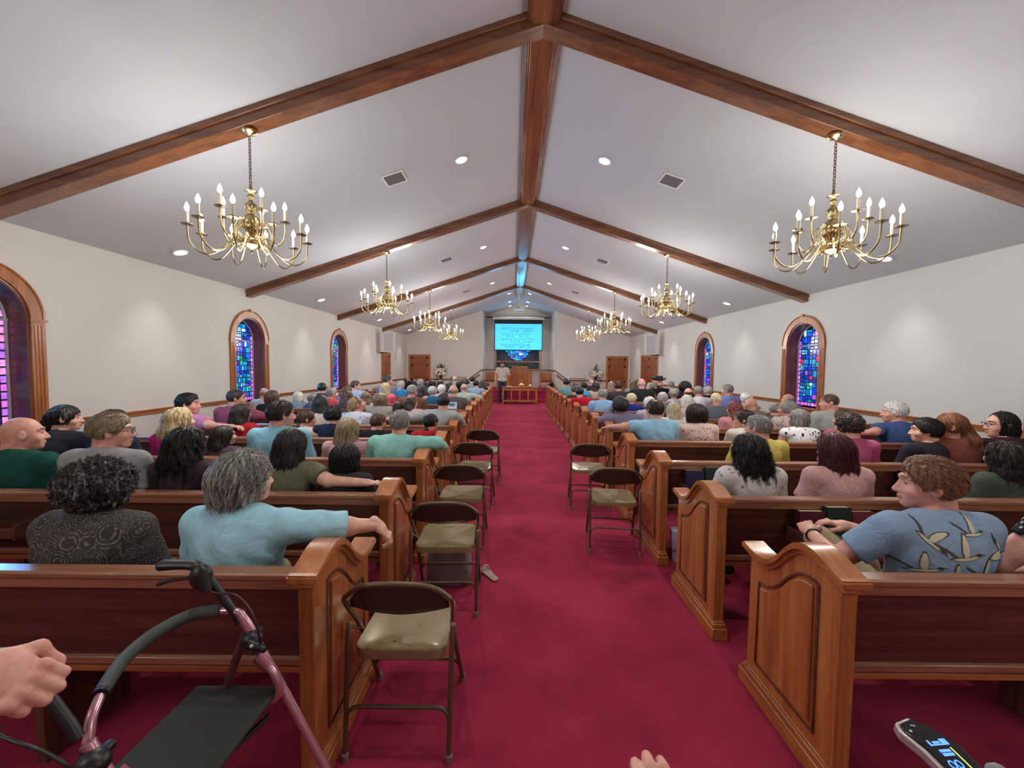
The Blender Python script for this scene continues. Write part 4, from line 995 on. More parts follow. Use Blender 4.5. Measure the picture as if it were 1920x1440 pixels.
def place_hand(wr, d, up, left, curl, h, sc=1.0):
    V, F = hand_mesh(curl, h); V = V*sc
    if left: V = V*np.array([-1, 1, 1]); F = F[:, ::-1]
    y = np.array(d, float); y /= np.linalg.norm(y); u = np.array(up, float); u -= y*(u@y); u /= np.linalg.norm(u); x = np.cross(y, u)
    return V@np.stack([x, y, u])+np.array(wr), F
def rotz(V, a): c, s = math.cos(a), math.sin(a); return V@np.array([[c, s, 0], [-s, c, 0], [0, 0, 1]])
def rotx(V, a): c, s = math.cos(a), math.sin(a); return V@np.array([[1, 0, 0], [0, c, s], [0, -s, c]])
def roty(V, a): c, s = math.cos(a), math.sin(a); return V@np.array([[c, 0, -s], [0, 1, 0], [s, 0, c]])
# ---- pose
def joints(p):
    fem, b = p['fem'], p['bulk']; sh = (.160 if fem else .182)*(.75+.25*b)
    J = dict(cl=(0, -.025, 1.005), pel=(0, 0, .56), waist=(0, -.03, .74), chest=(0, -.035, .90), neck=(0, -.01, 1.035), head=(0, .03, 1.162))
    for s, k in ((-1, 'L'), (1, 'R')):
        J['sh'+k] = (s*sh, -.02, .985); J['el'+k] = (s*(sh+.055), .03, .74); J['wr'+k] = (s*.12, .25, .655); J['hd'+k] = (-s*.35, 1, -.1); J['hu'+k] = (0, .1, 1)
        J['hip'+k] = (s*.085, .02, .545); J['kn'+k] = (s*.12, .44, .52); J['an'+k] = (s*.125, .47, .10)
    if p.get('pose', {}).get('stand'):
        for k in list(J):
            if k[:2] in ('cl', 'pe', 'wa', 'ch', 'ne', 'he', 'sh', 'el'): J[k] = (J[k][0], J[k][1], J[k][2]+.385)
        for s, k in ((-1, 'L'), (1, 'R')):
            J['hip'+k] = (s*.085, 0, .90); J['kn'+k] = (s*.10, .02, .50); J['an'+k] = (s*.11, -.02, .09); J['wr'+k] = (s*.25, .10, .90); J['hd'+k] = (0, .2, -1); J['hu'+k] = (s, 0, .1)
    for k, v in p.get('pose', {}).items():
        if k not in ('stand', 'hem'): J[k] = v
    return J
def torso_sdf(P, J, p, g=0.0, skin=False):
    fem, b = p['fem'], p['bulk']; w = (.135 if fem else .150)*b; dp = (.098 if fem else .105)*(.55+.45*b)
    d = sd_ell(P, np.array(J['pel'])+(0, -.01, .0), (w*1.10+g, dp*1.2+g, .12+g))
    d = smin(d, sd_ell(P, J['waist'], (w*(.92 if fem and b < 1.15 else 1.03)+g, dp*1.08+g, .15+g)), .06)
    d = smin(d, sd_ell(P, J['chest'], (w*1.06+g, dp*1.02+g, .15+g)), .06)
    for k in 'LR': d = smin(d, sd_cone(P, J['cl'], J['sh'+k], .058+g+.012*(b-1), .056+g+.02*(b-1)), .05)
    if fem and not p.get('child'):
        for s in (-1, 1): d = smin(d, sd_ell(P, (s*.06*b, .06, J['cl'][2]-.12), (.06*b+g, .05*b+g, .06+g)), .04)
    return d
def arm_sdf(P, J, k, b, g, cut, upper_only=False):
    r = (.050, .041, .036, .026) if b < 1.1 else (.058, .047, .040, .028)
    sh, el, wr = (np.array(J[q+k]) for q in ('sh', 'el', 'wr'))
    if cut is not None and cut <= 1:      # short sleeve that ends at fraction cut of the upper arm
        e = sh+(el-sh)*cut; n = (el-sh)/np.linalg.norm(el-sh); d = sd_cone(P, sh, sh+(el-sh)*(cut+.12), r[0]+g, r[0]*.9+g+.004)
        return np.maximum(d, (P-e.astype(f4))@n.astype(f4))
    d = sd_cone(P, sh, el, r[0]+g, r[1]+g); t = 1 if cut is None else cut-1
    e = el+(wr-el)*t; d2 = sd_cone(P, el, el+(wr-el)*min(1, t+.1), r[2]+g, r[3]+g+.3*g)
    if cut is not None: n = (wr-el)/np.linalg.norm(wr-el); d2 = np.maximum(d2, (P-e.astype(f4))@n.astype(f4))
    return smin(d, d2, .02)
def body_sdf(P, J, p):
    b = p['bulk']; d = torso_sdf(P, J, p, -.012)
    fem = p['fem']
    d = smin(d, sd_cone(P, np.array(J['cl'])-(0, .005, .025), J['neck'], .058, .050 if fem else .060), .03)
    for k in 'LR': d = smin(d, arm_sdf(P, J, k, b, 0, None), .025)
    for k in 'LR':
        d = smin(d, sd_cone(P, J['hip'+k], J['kn'+k], .074*b**.5, .052), .03); d = smin(d, sd_cone(P, J['kn'+k], J['an'+k], .052, .034), .02)
    return d
def shirt_sdf(P, J, p):
    b = p['bulk']; g = p.get('loose', .010); d = torso_sdf(P, J, p, g)
    cut = {'short': .68, 'three': .96, 'cap': .42, 'long': 1.93, 'elbow': 1.12, 'none': None}[p.get('sleeve', 'short')]
    if cut is not None:
        for k in 'LR': d = smin(d, arm_sdf(P, J, k, b, g+.004, cut), .022)
    ph = p['seed']
    fold = .0035*np.sin(38*P[:, 2]+14*P[:, 0]+3*np.sin(9*P[:, 0]+ph))*np.clip(1.05-P[:, 2], 0, .5)*2+.0022*np.sin(60*P[:, 0]+40*P[:, 2]*np.sin(ph)+2*np.sin(21*P[:, 2]+ph))
    d = d-fold
    nk = np.array(J['neck'], f4)
    if p.get('collar'):
        c = sd_cone(P, nk+np.array((0, -.012, -.025), f4), nk+np.array((0, -.006, .022), f4), .078, .066); c = np.maximum(c, (P[:, 2]-nk[2]-.018)-.35*(-P[:, 1])); d = smin(d, c, .012)
    hole = sd_cone(P, nk+np.array((0, .02, .0), f4), nk+np.array((0, .03, .16), f4), .062 if p.get('collar') else .070, .07); d = smax(d, -hole, .006)
    return np.maximum(d, .50-P[:, 2]) if not p.get('standing') else np.maximum(d, p.get('hem', .82)-P[:, 2])
def trouser_sdf(P, J, p):
    b = p['bulk']; g = .014; d = sd_ell(P, np.array(J['pel'])+(0, -.01, -.01), (.15*b+g, .115*(.5+.5*b)+g, .115+g))
    for k in 'LR':
        d = smin(d, sd_cone(P, J['hip'+k], J['kn'+k], .074*b**.5+g, .054+g), .03)
        kn = np.array(J['kn'+k]); an = np.array(J['an'+k]); q = sd_cone(P, kn, an, .052+g, .046+g); d = smin(d, np.maximum(q, (an[2]-P[:, 2]-.01)), .02)
    return d
def shoe_sdf(P, J, k):
    a = np.array(J['an'+k]); f = np.array(J.get('toe'+k, (0, .15, 0)))
    d = sd_cone(P, (a[0], a[1]-.02, .048), a+f*.9+(0, 0, .038-a[2]), .042, .034); d = smin(d, sd_cone(P, a+(0, 0, -.01), (a[0], a[1], .05), .045, .045), .02)
    return np.maximum(d, .003-P[:, 2])
def bbox(J, m=.18):
    A = np.array([v for k, v in J.items() if k[:2] not in ('hd', 'hu', 'to')]); return A.min(0)-m, A.max(0)+m
def col_mat(name, c, rough=.8, kind='plain', c2=None, c3=None, sc=1.0):
    key = (name, kind)
    if key in _mc: return _mc[key]
    m, nt, b = nmat(name); N = nt.nodes; L = nt.links; b.inputs['Roughness'].default_value = rough; b.inputs['Specular IOR Level'].default_value = .2
    tc = N.new('ShaderNodeTexCoord'); out = None
    if kind == 'plain':
        n = N.new('ShaderNodeTexNoise'); n.inputs['Scale'].default_value = 14; n.inputs['Detail'].default_value = 4; L.new(tc.outputs['Object'], n.inputs['Vector'])
        r = ramp(nt, [(.3, tuple(q*.86 for q in c)), (.65, c)]); L.new(n.outputs[0], r.inputs[0]); out = r.outputs[0]
    elif kind in ('plaid', 'stripes'):
        def wave(d, s, c_lo, c_hi):
            w = N.new('ShaderNodeTexWave'); w.bands_direction = d; w.inputs['Scale'].default_value = s; w.inputs['Distortion'].default_value = .3; L.new(tc.outputs['Object'], w.inputs['Vector'])
            r = ramp(nt, [(.45, c_lo), (.6, c_hi)]); L.new(w.outputs[0], r.inputs[0]); return r
        a = wave('Z' if kind == 'stripes' else 'X', 9*sc, c, c2); out = a.outputs[0]
        if kind == 'plaid':
            w = wave('Z', 9*sc, (1, 1, 1), tuple(.55+.45*q for q in (c3 or c2))); mx = N.new('ShaderNodeMix'); mx.data_type = 'RGBA'; mx.blend_type = 'MULTIPLY'; mx.inputs[0].default_value = .9; L.new(a.outputs[0], mx.inputs[6]); L.new(w.outputs[0], mx.inputs[7]); out = mx.outputs[2]
    elif kind == 'rings':
        v = N.new('ShaderNodeTexVoronoi'); v.inputs['Scale'].default_value = 7*sc; L.new(tc.outputs['Object'], v.inputs['Vector'])
        n = N.new('ShaderNodeTexNoise'); n.inputs['Scale'].default_value = 90; n.inputs['Detail'].default_value = 2; L.new(tc.outputs['Object'], n.inputs['Vector'])
        mu = N.new('ShaderNodeMath'); mu.operation = 'MULTIPLY'; mu.inputs[1].default_value = 62; L.new(v.outputs['Distance'], mu.inputs[0])
        si = N.new('ShaderNodeMath'); si.operation = 'SINE'; L.new(mu.outputs[0], si.inputs[0])
        ad = N.new('ShaderNodeMath'); ad.operation = 'MULTIPLY_ADD'; ad.inputs[1].default_value = .22; L.new(si.outputs[0], ad.inputs[0]); L.new(n.outputs[0], ad.inputs[2])
        r = ramp(nt, [(.48, c), (.62, c3 or c), (.72, c2)]); L.new(ad.outputs[0], r.inputs[0]); out = r.outputs[0]
    else:  # blots: floral, animal and lace prints
        v = N.new('ShaderNodeTexVoronoi'); v.inputs['Scale'].default_value = 26*sc; v.inputs['Randomness'].default_value = 1; L.new(tc.outputs['Object'], v.inputs['Vector'])
        n = N.new('ShaderNodeTexNoise'); n.inputs['Scale'].default_value = 34*sc; n.inputs['Detail'].default_value = 2; L.new(tc.outputs['Object'], n.inputs['Vector'])
        ad = N.new('ShaderNodeMath'); ad.operation = 'MULTIPLY_ADD'; L.new(n.outputs[0], ad.inputs[0]); ad.inputs[1].default_value = .9; L.new(v.outputs['Distance'], ad.inputs[2])
        r = ramp(nt, [(.58, c2), (.66, c3 or c), (.74, c)]); L.new(ad.outputs[0], r.inputs[0]); out = r.outputs[0]
    L.new(out, b.inputs['Base Color'])
    n2 = N.new('ShaderNodeTexNoise'); n2.inputs['Scale'].default_value = 400; L.new(tc.outputs['Object'], n2.inputs['Vector'])
    n3 = N.new('ShaderNodeTexNoise'); n3.inputs['Scale'].default_value = 9; n3.inputs['Detail'].default_value = 3; n3.inputs['Distortion'].default_value = 1.2; L.new(tc.outputs['Object'], n3.inputs['Vector'])
    ad2 = N.new('ShaderNodeMath'); ad2.operation = 'MULTIPLY_ADD'; L.new(n2.outputs[0], ad2.inputs[0]); ad2.inputs[1].default_value = .12; L.new(n3.outputs[0], ad2.inputs[2])
    bp = N.new('ShaderNodeBump'); bp.inputs['Strength'].default_value = .5; bp.inputs['Distance'].default_value = .035; L.new(ad2.outputs[0], bp.inputs['Height']); L.new(bp.outputs[0], b.inputs['Normal'])
    _mc[key] = m; return m
def skin_mat(c):
    key = ('skin', c)
    if key in _mc: return _mc[key]
    m, nt, b = nmat('skin_tone'); N = nt.nodes; L = nt.links; tc = N.new('ShaderNodeTexCoord'); n = N.new('ShaderNodeTexNoise'); n.inputs['Scale'].default_value = 22; n.inputs['Detail'].default_value = 5; L.new(tc.outputs['Object'], n.inputs['Vector'])
    r = ramp(nt, [(.35, (c[0]*.86, c[1]*.72, c[2]*.72)), (.6, c)]); L.new(n.outputs[0], r.inputs[0]); L.new(r.outputs[0], b.inputs['Base Color']); b.inputs['Roughness'].default_value = .5
    bp = N.new('ShaderNodeBump'); bp.inputs['Strength'].default_value = .15; bp.inputs['Distance'].default_value = .01; n2 = N.new('ShaderNodeTexNoise'); n2.inputs['Scale'].default_value = 120; L.new(tc.outputs['Object'], n2.inputs['Vector']); L.new(n2.outputs[0], bp.inputs['Height']); L.new(bp.outputs[0], b.inputs['Normal'])
    _mc[key] = m; return m
def hair_mat(c, c2=None):
    key = ('hair', c, c2)
    if key in _mc: return _mc[key]
    m, nt, b = nmat('hair_colour'); N = nt.nodes; L = nt.links; tc = N.new('ShaderNodeTexCoord'); mp = N.new('ShaderNodeMapping'); mp.inputs['Scale'].default_value = (95, 95, 9); L.new(tc.outputs['Object'], mp.inputs['Vector'])
    n = N.new('ShaderNodeTexNoise'); n.inputs['Scale'].default_value = 1; n.inputs['Detail'].default_value = 4; n.inputs['Distortion'].default_value = .8; L.new(mp.outputs[0], n.inputs['Vector'])
    c2 = c2 or tuple(min(1, q*1.7+.004) for q in c)
    r = ramp(nt, [(.32, tuple(q*.45 for q in c)), (.5, c), (.7, c2)]); L.new(n.outputs[0], r.inputs[0]); L.new(r.outputs[0], b.inputs['Base Color']); b.inputs['Roughness'].default_value = .42; b.inputs['Specular IOR Level'].default_value = .45
    bp = N.new('ShaderNodeBump'); bp.inputs['Strength'].default_value = .6; bp.inputs['Distance'].default_value = .006; L.new(n.outputs[0], bp.inputs['Height']); L.new(bp.outputs[0], b.inputs['Normal'])
    _mc[key] = m; return m
# ---- hair in the head's own frame
def fray(P, sd, amp, f=1.0):
    th = np.arctan2(P[:, 0], -P[:, 1]-.0); return amp*(np.sin(th*23*f+sd+3*np.sin(14*P[:, 2]+sd))+.7*np.sin(th*41*f+2*sd+4*np.sin(19*P[:, 2]))+.4*np.sin(150*P[:, 2]*0+th*77*f))/2
def curls(P, sd, amp, f):
    q = P*f; return amp*(np.sin(q[:, 0]+1.7*np.sin(q[:, 1]*.7+sd))*np.sin(q[:, 1]+1.3*np.sin(q[:, 2]*.8))*np.sin(q[:, 2]+1.5*np.sin(q[:, 0]*.6+sd)))
def hair_sdf(P, st, sd, vol=1.0):
    x, y, z = P[:, 0], P[:, 1], P[:, 2]
    cap = sd_ell(P, (0, -.016, .032), (.081+.006*vol, .101+.006*vol, .093+.008*vol))
    face = (y-.066+.55*(z*-1+.02))          # > 0 in front of the hairline
    face2 = np.maximum(y-.030, -z*2-.02)
    ears = np.minimum(.022-np.abs(y+.006)+.0, .045-np.abs(z))   # keep ears clear on short cuts
    short = np.maximum(cap, y-.58*z-.058); short = np.maximum(short, -(z+.062)-.25*(y+.09)); short = np.maximum(short, (y+.016)-.7*(z+.0)-.045)
    if st == 'short':
        d = smax(short, -sd_ell(P, (0, .01, -.05), (.13, .045, .055)), .008); d = d-fray(P, sd, .0026)
        d = smin(d, smax(sd_ell(P, (0, .022, .080), (.064, .062, .038+.006*vol)), y-.62*z-.026, .01)-fray(P, sd, .003), .008)
    elif st == 'fade':
        d = smax(short, -(z+.030)-.5*(y+.06), .006); d = smax(d, -sd_ell(P, (0, .01, -.05), (.13, .045, .070)), .008); d = smin(d, smax(sd_ell(P, (0, .018, .078), (.066, .064, .040+.006*vol)), y-.62*z-.022, .01), .01)-fray(P, sd, .0022)
        d = np.minimum(d, np.maximum(smax(sd_ell(P, (0, -.014, .026), (.0785, .0985, .091)), y-.58*z-.045, .006), -(z+.055)))
        d = smax(d, -sd_ell(P, (0, .012, -.035), (.13, .030, .040)), .006)
    elif st == 'buzz':
        d = smax(sd_ell(P, (0, -.014, .030), (.079, .099, .092)), y-.58*z-.052, .006); d = smax(d, -sd_ell(P, (0, .01, -.05), (.13, .045, .055)), .006); d = np.maximum(d, -(z+.058))
    elif st == 'bald':
        c = sd_ell(P, (0, -.016, .026), (.0785, .0985, .091)); d = np.maximum(c, np.abs(z+.010)-.046); d = smax(d, y-.012, .004); d = smax(d, -sd_ell(P, (0, .01, -.03), (.13, .034, .045)), .006); d = d-fray(P, sd, .001)
    elif st == 'balding':
        d = smax(short, -sd_ell(P, (0, -.02, .125), (.050, .062, .038)), .008); d = smax(d, -sd_ell(P, (0, .01, -.05), (.13, .045, .055)), .008)-fray(P, sd, .0015)
    elif st == 'shag':    # ear-length, brushed back and flicked out at the nape
        d = smax(sd_ell(P, (0, -.022, .030), (.102, .118, .104)), y-.30*z-.048, .01); t = sd_ell(P, (0, -.060, -.060), (.092, .070, .080)); d = smin(d, t, .03)
        d = smin(d, sd_ell(P, (-.055, -.080, -.130), (.065, .036, .026), rx=.5), .03); d = np.maximum(d, -(z+.15)); d = smax(d, -sd_ell(P, (0, .055, -.03), (.12, .045, .06)), .01); d = d-fray(P, sd, .006, .8)
    elif st == 'bob':
        d = smax(sd_ell(P, (0, -.018, .020), (.100*vol, .114*vol, .108)), y-.25*z-.030, .012); d = smin(d, smax(sd_ell(P, (0, -.030, -.055), (.105*vol, .085, .085)), y-.030, .01), .03); d = np.maximum(d, -(z+.135)); d = d-fray(P, sd, .004)
    elif st == 'curlyshort':
        d = smax(sd_ell(P, (0, -.018, .032), (.100*vol, .114*vol, .104*vol)), y-.45*z-.040, .012); d = smax(d, -(z+.075), .01); d = d-curls(P, sd, .010, 110)
    elif st == 'afro':
        d = smax(sd_ell(P, (0, -.034, .018), (.137*vol, .135*vol, .132*vol)), y-.3*z-.045, .02); d = d-curls(P, sd, .014, 85)
    elif st in ('long', 'longwavy'):
        L_ = .30*vol; d = smax(sd_ell(P, (0, -.018, .026), (.093, .110, .102)), y-.28*z-.035, .012)
        b = sd_ell(P, (0, -.085, -.05-L_*.42), (.108 if st == 'long' else .128, .058 if st == 'long' else .068, L_*.72)); b = np.maximum(b, -(z+L_+.06)+.02*np.sin(x*90+sd)); d = smin(d, b, .05)
        for s in (-1, 1): d = smin(d, sd_cone(P, (s*.072, -.02, .0), (s*.088, -.045, -.15), .028, .026), .03)
        d = d-(fray(P, sd, .005) if st == 'long' else (fray(P, sd, .007, .7)+curls(P, sd, .008, 60)))
    elif st == 'bun':
        d = smax(cap, y-.50*z-.052, .008); d = smax(d, -(z+.066), .008); d = smin(d, sd_ell(P, (0, -.115, -.02), (.036, .032, .034)), .012); d = d-fray(P, sd, .002)
    elif st == 'lowbun':
        d = smax(cap, y-.50*z-.052, .008); d = smax(d, -(z+.07), .008); d = smin(d, sd_ell(P, (0, -.095, -.085), (.034, .030, .040)), .015); d = d-fray(P, sd, .002)
    elif st in ('pony', 'halfup'):
        d = smax(cap, y-.48*z-.052, .008); d = smax(d, -(z+.066), .008); 
        t = sd_cone(P, (0, -.115, .03), (-.01, -.150, -.08), .026, .034); t = smin(t, sd_cone(P, (-.01, -.150, -.08), (0, -.135, -.22), .034, .016), .03)
        if st == 'halfup': t = smin(sd_cone(P, (0, -.10, -.01), (0, -.125, -.12), .045, .066), sd_cone(P, (0, -.125, -.12), (0, -.105, -.30), .066, .046), .05)
        d = smin(d, t, .012); d = d-fray(P, sd, .004)
    elif st == 'scarf':
        d = smax(sd_ell(P, (0, -.02, .02), (.10, .115, .112)), y-.1*z-.055, .01); d = smin(d, sd_cone(P, (0, -.06, -.08), (0, -.05, -.20), .075, .105), .04)
    return d
STY_BOX = {'long': ((-.20, -.22, -.50), (.20, .12, .16)), 'longwavy': ((-.22, -.23, -.50), (.22, .12, .16)), 'afro': ((-.19, -.22, -.15), (.19, .12, .20)), 'halfup': ((-.14, -.22, -.40), (.14, .12, .15)), 'pony': ((-.14, -.22, -.28), (.14, .12, .15)), 'scarf': ((-.18, -.2, -.34), (.18, .12, .16))}
_hm = {}
def hair_mesh(st, sd, vol, h):
    k = (st, sd, vol, h)
    if k not in _hm:
        lo, hi = STY_BOX.get(st, ((-.16, -.20, -.20), (.16, .13, .18))); _hm[k] = surf(lambda P: hair_sdf(P, st, sd, vol), lo, hi, h)
    return _hm[k]
def strands(st, sd, vol, n, rng, kind='down', length=.16, r=.0016, lift=.006):
    "tufts that run over the hair surface; returns verts, quads"
    f = lambda P: hair_sdf(P, st, sd, vol)
    V, F = hair_mesh(st, sd, vol, .008)
    lo = -.03 if kind != 'down' else (-.12 if st in ('long', 'longwavy', 'halfup') else -.06)
    C = V[V[:, 2] > lo]; P = C[rng.integers(0, len(C), n)].astype(f4); P = P+rng.normal(0, .002, P.shape).astype(f4)
    steps = 12; ds = length/steps*rng.uniform(.6, 1.15, (n, 1)).astype(f4); pts = [P]; ph = rng.uniform(0, 6.28, n); cr = rng.uniform(.6, 1.4, n)
    def grad(P):
        e = .003; g = np.stack([f(P+np.array(v, f4)*e)-f(P-np.array(v, f4)*e) for v in np.eye(3)], 1); return g/np.maximum(np.linalg.norm(g, axis=1), 1e-6)[:, None]
    off = (rng.random(n)**2*lift).astype(f4)
    for i in range(steps):
        g = grad(P)
        if kind == 'down': d = np.tile(np.array((0, -.25, -1), f4), (n, 1)); d[:, :2] += P[:, :2]*3*(P[:, 2:3] > .03)
        elif kind == 'back': d = np.tile(np.array((0.1, -1.0, -.55), f4), (n, 1)); d[:, 2] -= (P[:, 1] < -.06)*.9
        else: d = np.stack([np.sin(ph+i*1.1*cr), np.cos(ph*1.3+i*.9*cr), np.sin(ph*.7+i*cr)], 1).astype(f4)
        d = d+rng.normal(0, .22, d.shape).astype(f4)*(1 if kind != 'curl' else .4)
        if kind == 'wave': pass
        d = d-g*np.sum(d*g, 1)[:, None]; d /= np.maximum(np.linalg.norm(d, axis=1), 1e-6)[:, None]
        P = P+d*ds; fv = f(P); tgt = off*(1+i/steps*1.5); P = P-(grad(P)*np.clip(fv-tgt, -.01, .01)[:, None]); pts.append(P)
    A = np.stack(pts, 1)      # n, steps+1, 3
    T = np.gradient(A, axis=1); T /= np.maximum(np.linalg.norm(T, axis=2, keepdims=True), 1e-6)
    U = np.cross(T, np.array((.3, .2, 1.))); U /= np.maximum(np.linalg.norm(U, axis=2, keepdims=True), 1e-6); Wd = np.cross(T, U)
    rad = (r*rng.uniform(.6, 1.3, (n, 1, 1)))*np.linspace(1, .25, steps+1)[None, :, None]
    ring = np.stack([A+rad*(math.cos(a)*U+math.sin(a)*Wd) for a in (0, 2.1, 4.2)], 2)  # n, s, 3, 3
    VV = ring.reshape(-1, 3); base = (np.arange(n)[:, None, None]*(steps+1)+np.arange(steps)[None, :, None])*3; j = np.arange(3)[None, None, :]; j2 = (j+1) % 3
    Q = np.stack([base+j, base+j2, base+3+j2, base+3+j], -1).reshape(-1, 4)
    return VV, Q
HC = dict(pewter=srgb(152, 148, 142), ginger=srgb(150, 106, 80), black=srgb(20, 16, 17), dark=srgb(44, 32, 28), brown=srgb(80, 56, 42), lbrown=srgb(120, 92, 68), ash=srgb(164, 146, 118), blonde=srgb(206, 182, 136), grey=srgb(134, 130, 124), silver=srgb(178, 172, 168), white=srgb(222, 218, 210), red=srgb(108, 42, 32), burg=srgb(78, 22, 34), auburn=srgb(150, 92, 62), sandy=srgb(142, 112, 82), cream=srgb(224, 206, 166))
SK = dict(f=srgb(226, 178, 156), t=srgb(206, 156, 132), p=srgb(216, 160, 142), b=srgb(120, 80, 62))
PER = {}
def person(x, y, top, label, fem=False, bulk=1.0, yaw=0, tilt=0, hair='short', hc='brown', skin='f', shirt=None, sleeve='short', collar=False, child=False, near=0, seed=0, pose=None, vol=1.0, extra=None, pants=None, hc2=None, nod=0, lean=0, kind=None, wide=1.0, scale=None, curlL=.55, curlR=.55):
    if scale is None: scale = (top-.46)/(1.286-.46)
    s = scale; p = dict(fem=fem, bulk=bulk, seed=seed, sleeve=sleeve, collar=collar, child=child, pose=pose or {})
    J = joints(p); h = (.0075, .010, .014, .018)[3-near] if near else .018
    sk = skin_mat(SK[skin]); hcol = HC[hc]; hm = hair_mat(hcol, HC[hc2] if hc2 else None)
    lo, hi = bbox(J)
    key = ('body', fem, round(bulk, 2), h, str(pose)); 
    if key not in PER: PER[key] = surf(lambda P: body_sdf(P, J, p), lo, hi, max(h, .012))
    bv, bf = PER[key]
    hv, hf, hmi = head_mesh(fem, wide, .0055 if near else .009)
    yw, nd, tl = math.radians(yaw), math.radians(nod), math.radians(tilt)
    hp = np.array(J['head'])
    def hx(V): return rotz(rotx(roty(V, tl), nd), -yw)+hp
    # the neck keeps facing forward: blend the head's turn out below the jaw
    hv2 = hx(hv); w_ = np.clip((hv[:, 2]+.20)/.10, 0, 1)[:, None]; hv2 = hv2*w_+(hv+hp)*(1-w_)
    parts_v = [bv, hv2]; parts_f = [bf, hf+len(bv)]; mi = [np.zeros(len(bf), int), hmi]
    n = len(bv)+len(hv2)
    for k in 'LR':
        V, F = place_hand(J['wr'+k], J['hd'+k], J['hu'+k], k == 'L', curlL if k == 'L' else curlR, .0045 if near > 1 else .008, .92 if fem else 1.0)
        parts_v.append(V); parts_f.append(F+n); n += len(V); mi.append(np.zeros(len(F), int))
    V = np.concatenate(parts_v); F = np.concatenate(parts_f); MI = np.concatenate(mi)
    seat = np.array((0, 0, .46))
    def sc(V):
        if pose and pose.get('stand'): return V*s
        return (V-seat)*np.array((s**.6, s**.6, 1))*np.where(V[:, 2:3] > .46, np.array([[1, 1, s]]), np.array([[1, 1, min(1, s)]]))+seat
    eye = mat('eye_and_brow_%s' % hc, tuple(q*.6 for q in hcol), .4); lip = mat('lip', srgb(176, 108, 102), .5)
    root = fast_mesh('person', sc(V), F, [sk, eye, lip], None, MI); root.location = (x, y, 0)
    if lean: root.rotation_euler = (0, 0, math.radians(lean))
    tag(root, label, 'person', kind)
    key = ('shirt', fem, round(bulk, 2), h, sleeve, collar, seed % 5, str(pose))
    if key not in PER:
        p2 = dict(p); p2['seed'] = seed % 5
        if pose and pose.get('stand'): p2['standing'] = True; p2['hem'] = pose.get('hem', .85)
        PER[key] = surf(lambda P: shirt_sdf(P, J, p2), lo, hi, h)
    sm = shirt if shirt else cloth_mat('plain_white_cloth', srgb(220, 218, 214))
    sv, sf = PER[key]; so = fast_mesh('dress' if extra == 'dress' else 'shirt', sc(sv), sf, sm, root)
    key = ('trous', fem, round(bulk, 2), str(pose))
    if key not in PER: PER[key] = surf(lambda P: trouser_sdf(P, J, p), lo, hi, .018)
    tv, tf = PER[key]; fast_mesh('trousers', sc(tv), tf, pants or M_jeans[seed % 4], root)
    key = ('shoe', str(pose))
    if key not in PER:
        vs = [surf(lambda P: shoe_sdf(P, J, k), np.array(J['an'+k])-(.09, .12, .12), np.array(J['an'+k])+(.09, .26, .08), .012) for k in 'LR']
        PER[key] = (np.concatenate([v[0] for v in vs]), np.concatenate([vs[0][1], vs[1][1]+len(vs[0][0])]))
    for i, k in enumerate('LR'):
        v_, f_ = PER[key]; n0 = len(v_); msk = (v_[f_].mean(1)[:, 0] < 0) if i == 0 else (v_[f_].mean(1)[:, 0] >= 0)
        uniq, inv = np.unique(f_[msk], return_inverse=True); fast_mesh('shoe', sc(v_[uniq]), inv.reshape(-1, 4), M_shoe[seed % 3], root)
    ho = None
    if hair != 'none':
        gv, gf = hair_mesh(hair, seed % 7 if near or hair in ('short',) else seed % 3, vol, (.007, .0045, .0035, .0035)[near] if hair not in ('long', 'longwavy', 'afro', 'halfup') else (.010, .0065, .0055, .005)[near])
        if near >= 1 and hair not in ('bald', 'buzz', 'scarf'):
            rng = np.random.default_rng(seed+5); kd = {'shag': 'back', 'afro': 'curl', 'curlyshort': 'curl', 'short': 'back', 'fade': 'back', 'balding': 'back', 'bun': 'back', 'lowbun': 'back'}.get(hair, 'down')
            n_ = (0, 500, 1100, 2200)[near]; ln = .05 if kd == 'curl' else (.06 if kd == 'back' and hair != 'shag' else .12 if hair in ('bob', 'shag') else .22)
            tv, tf = strands(hair, seed % 7, vol, n_, rng, kd, ln, .0018 if near > 1 else .0022, .012 if hair in ('afro', 'longwavy', 'shag') else .005)
            gf = np.concatenate([gf, tf+len(gv)]); gv = np.concatenate([gv, tv])
        ho = fast_mesh('hair' if hair != 'scarf' else 'headscarf', sc(hx(gv)), gf, hm, root)
    def local(V, name, m, par=root):     # extra piece given in the head frame
        mb = V; vv = np.array(mb.V); o = mesh_obj(name, [tuple(q) for q in sc(hx(vv))], mb.F, m, par, smooth=60); return o
    if extra == 'glasses' or extra == 'glasses2':
        g = MB()
        for q in (-1, 1):
            g.tube([(q*.031+.022*math.cos(a), .104-.006*math.cos(a)**2, .010+.017*math.sin(a)) for a in [2*pi*i/16 for i in range(16)]], .0020, 5, closed=True)
            g.tube([(q*.053, .098, .014), (q*.080, .06, .014), (q*.088, -.02, .010), (q*.086, -.035, -.012)], .0020, 5)
        g.tube([(-.009, .108, .012), (.009, .108, .012)], .002, 5); local(g, 'glasses', M_black if extra == 'glasses' else mat('silver_wire', srgb(160, 160, 160), .3, .8))
    if extra == 'headband':
        g = MB(); g.tube([(.094*math.cos(a), .028, .03+.100*math.sin(a)) for a in [pi*i/18 for i in range(19)]], .007, 6, flat=.6); local(g, 'headband', M_black)
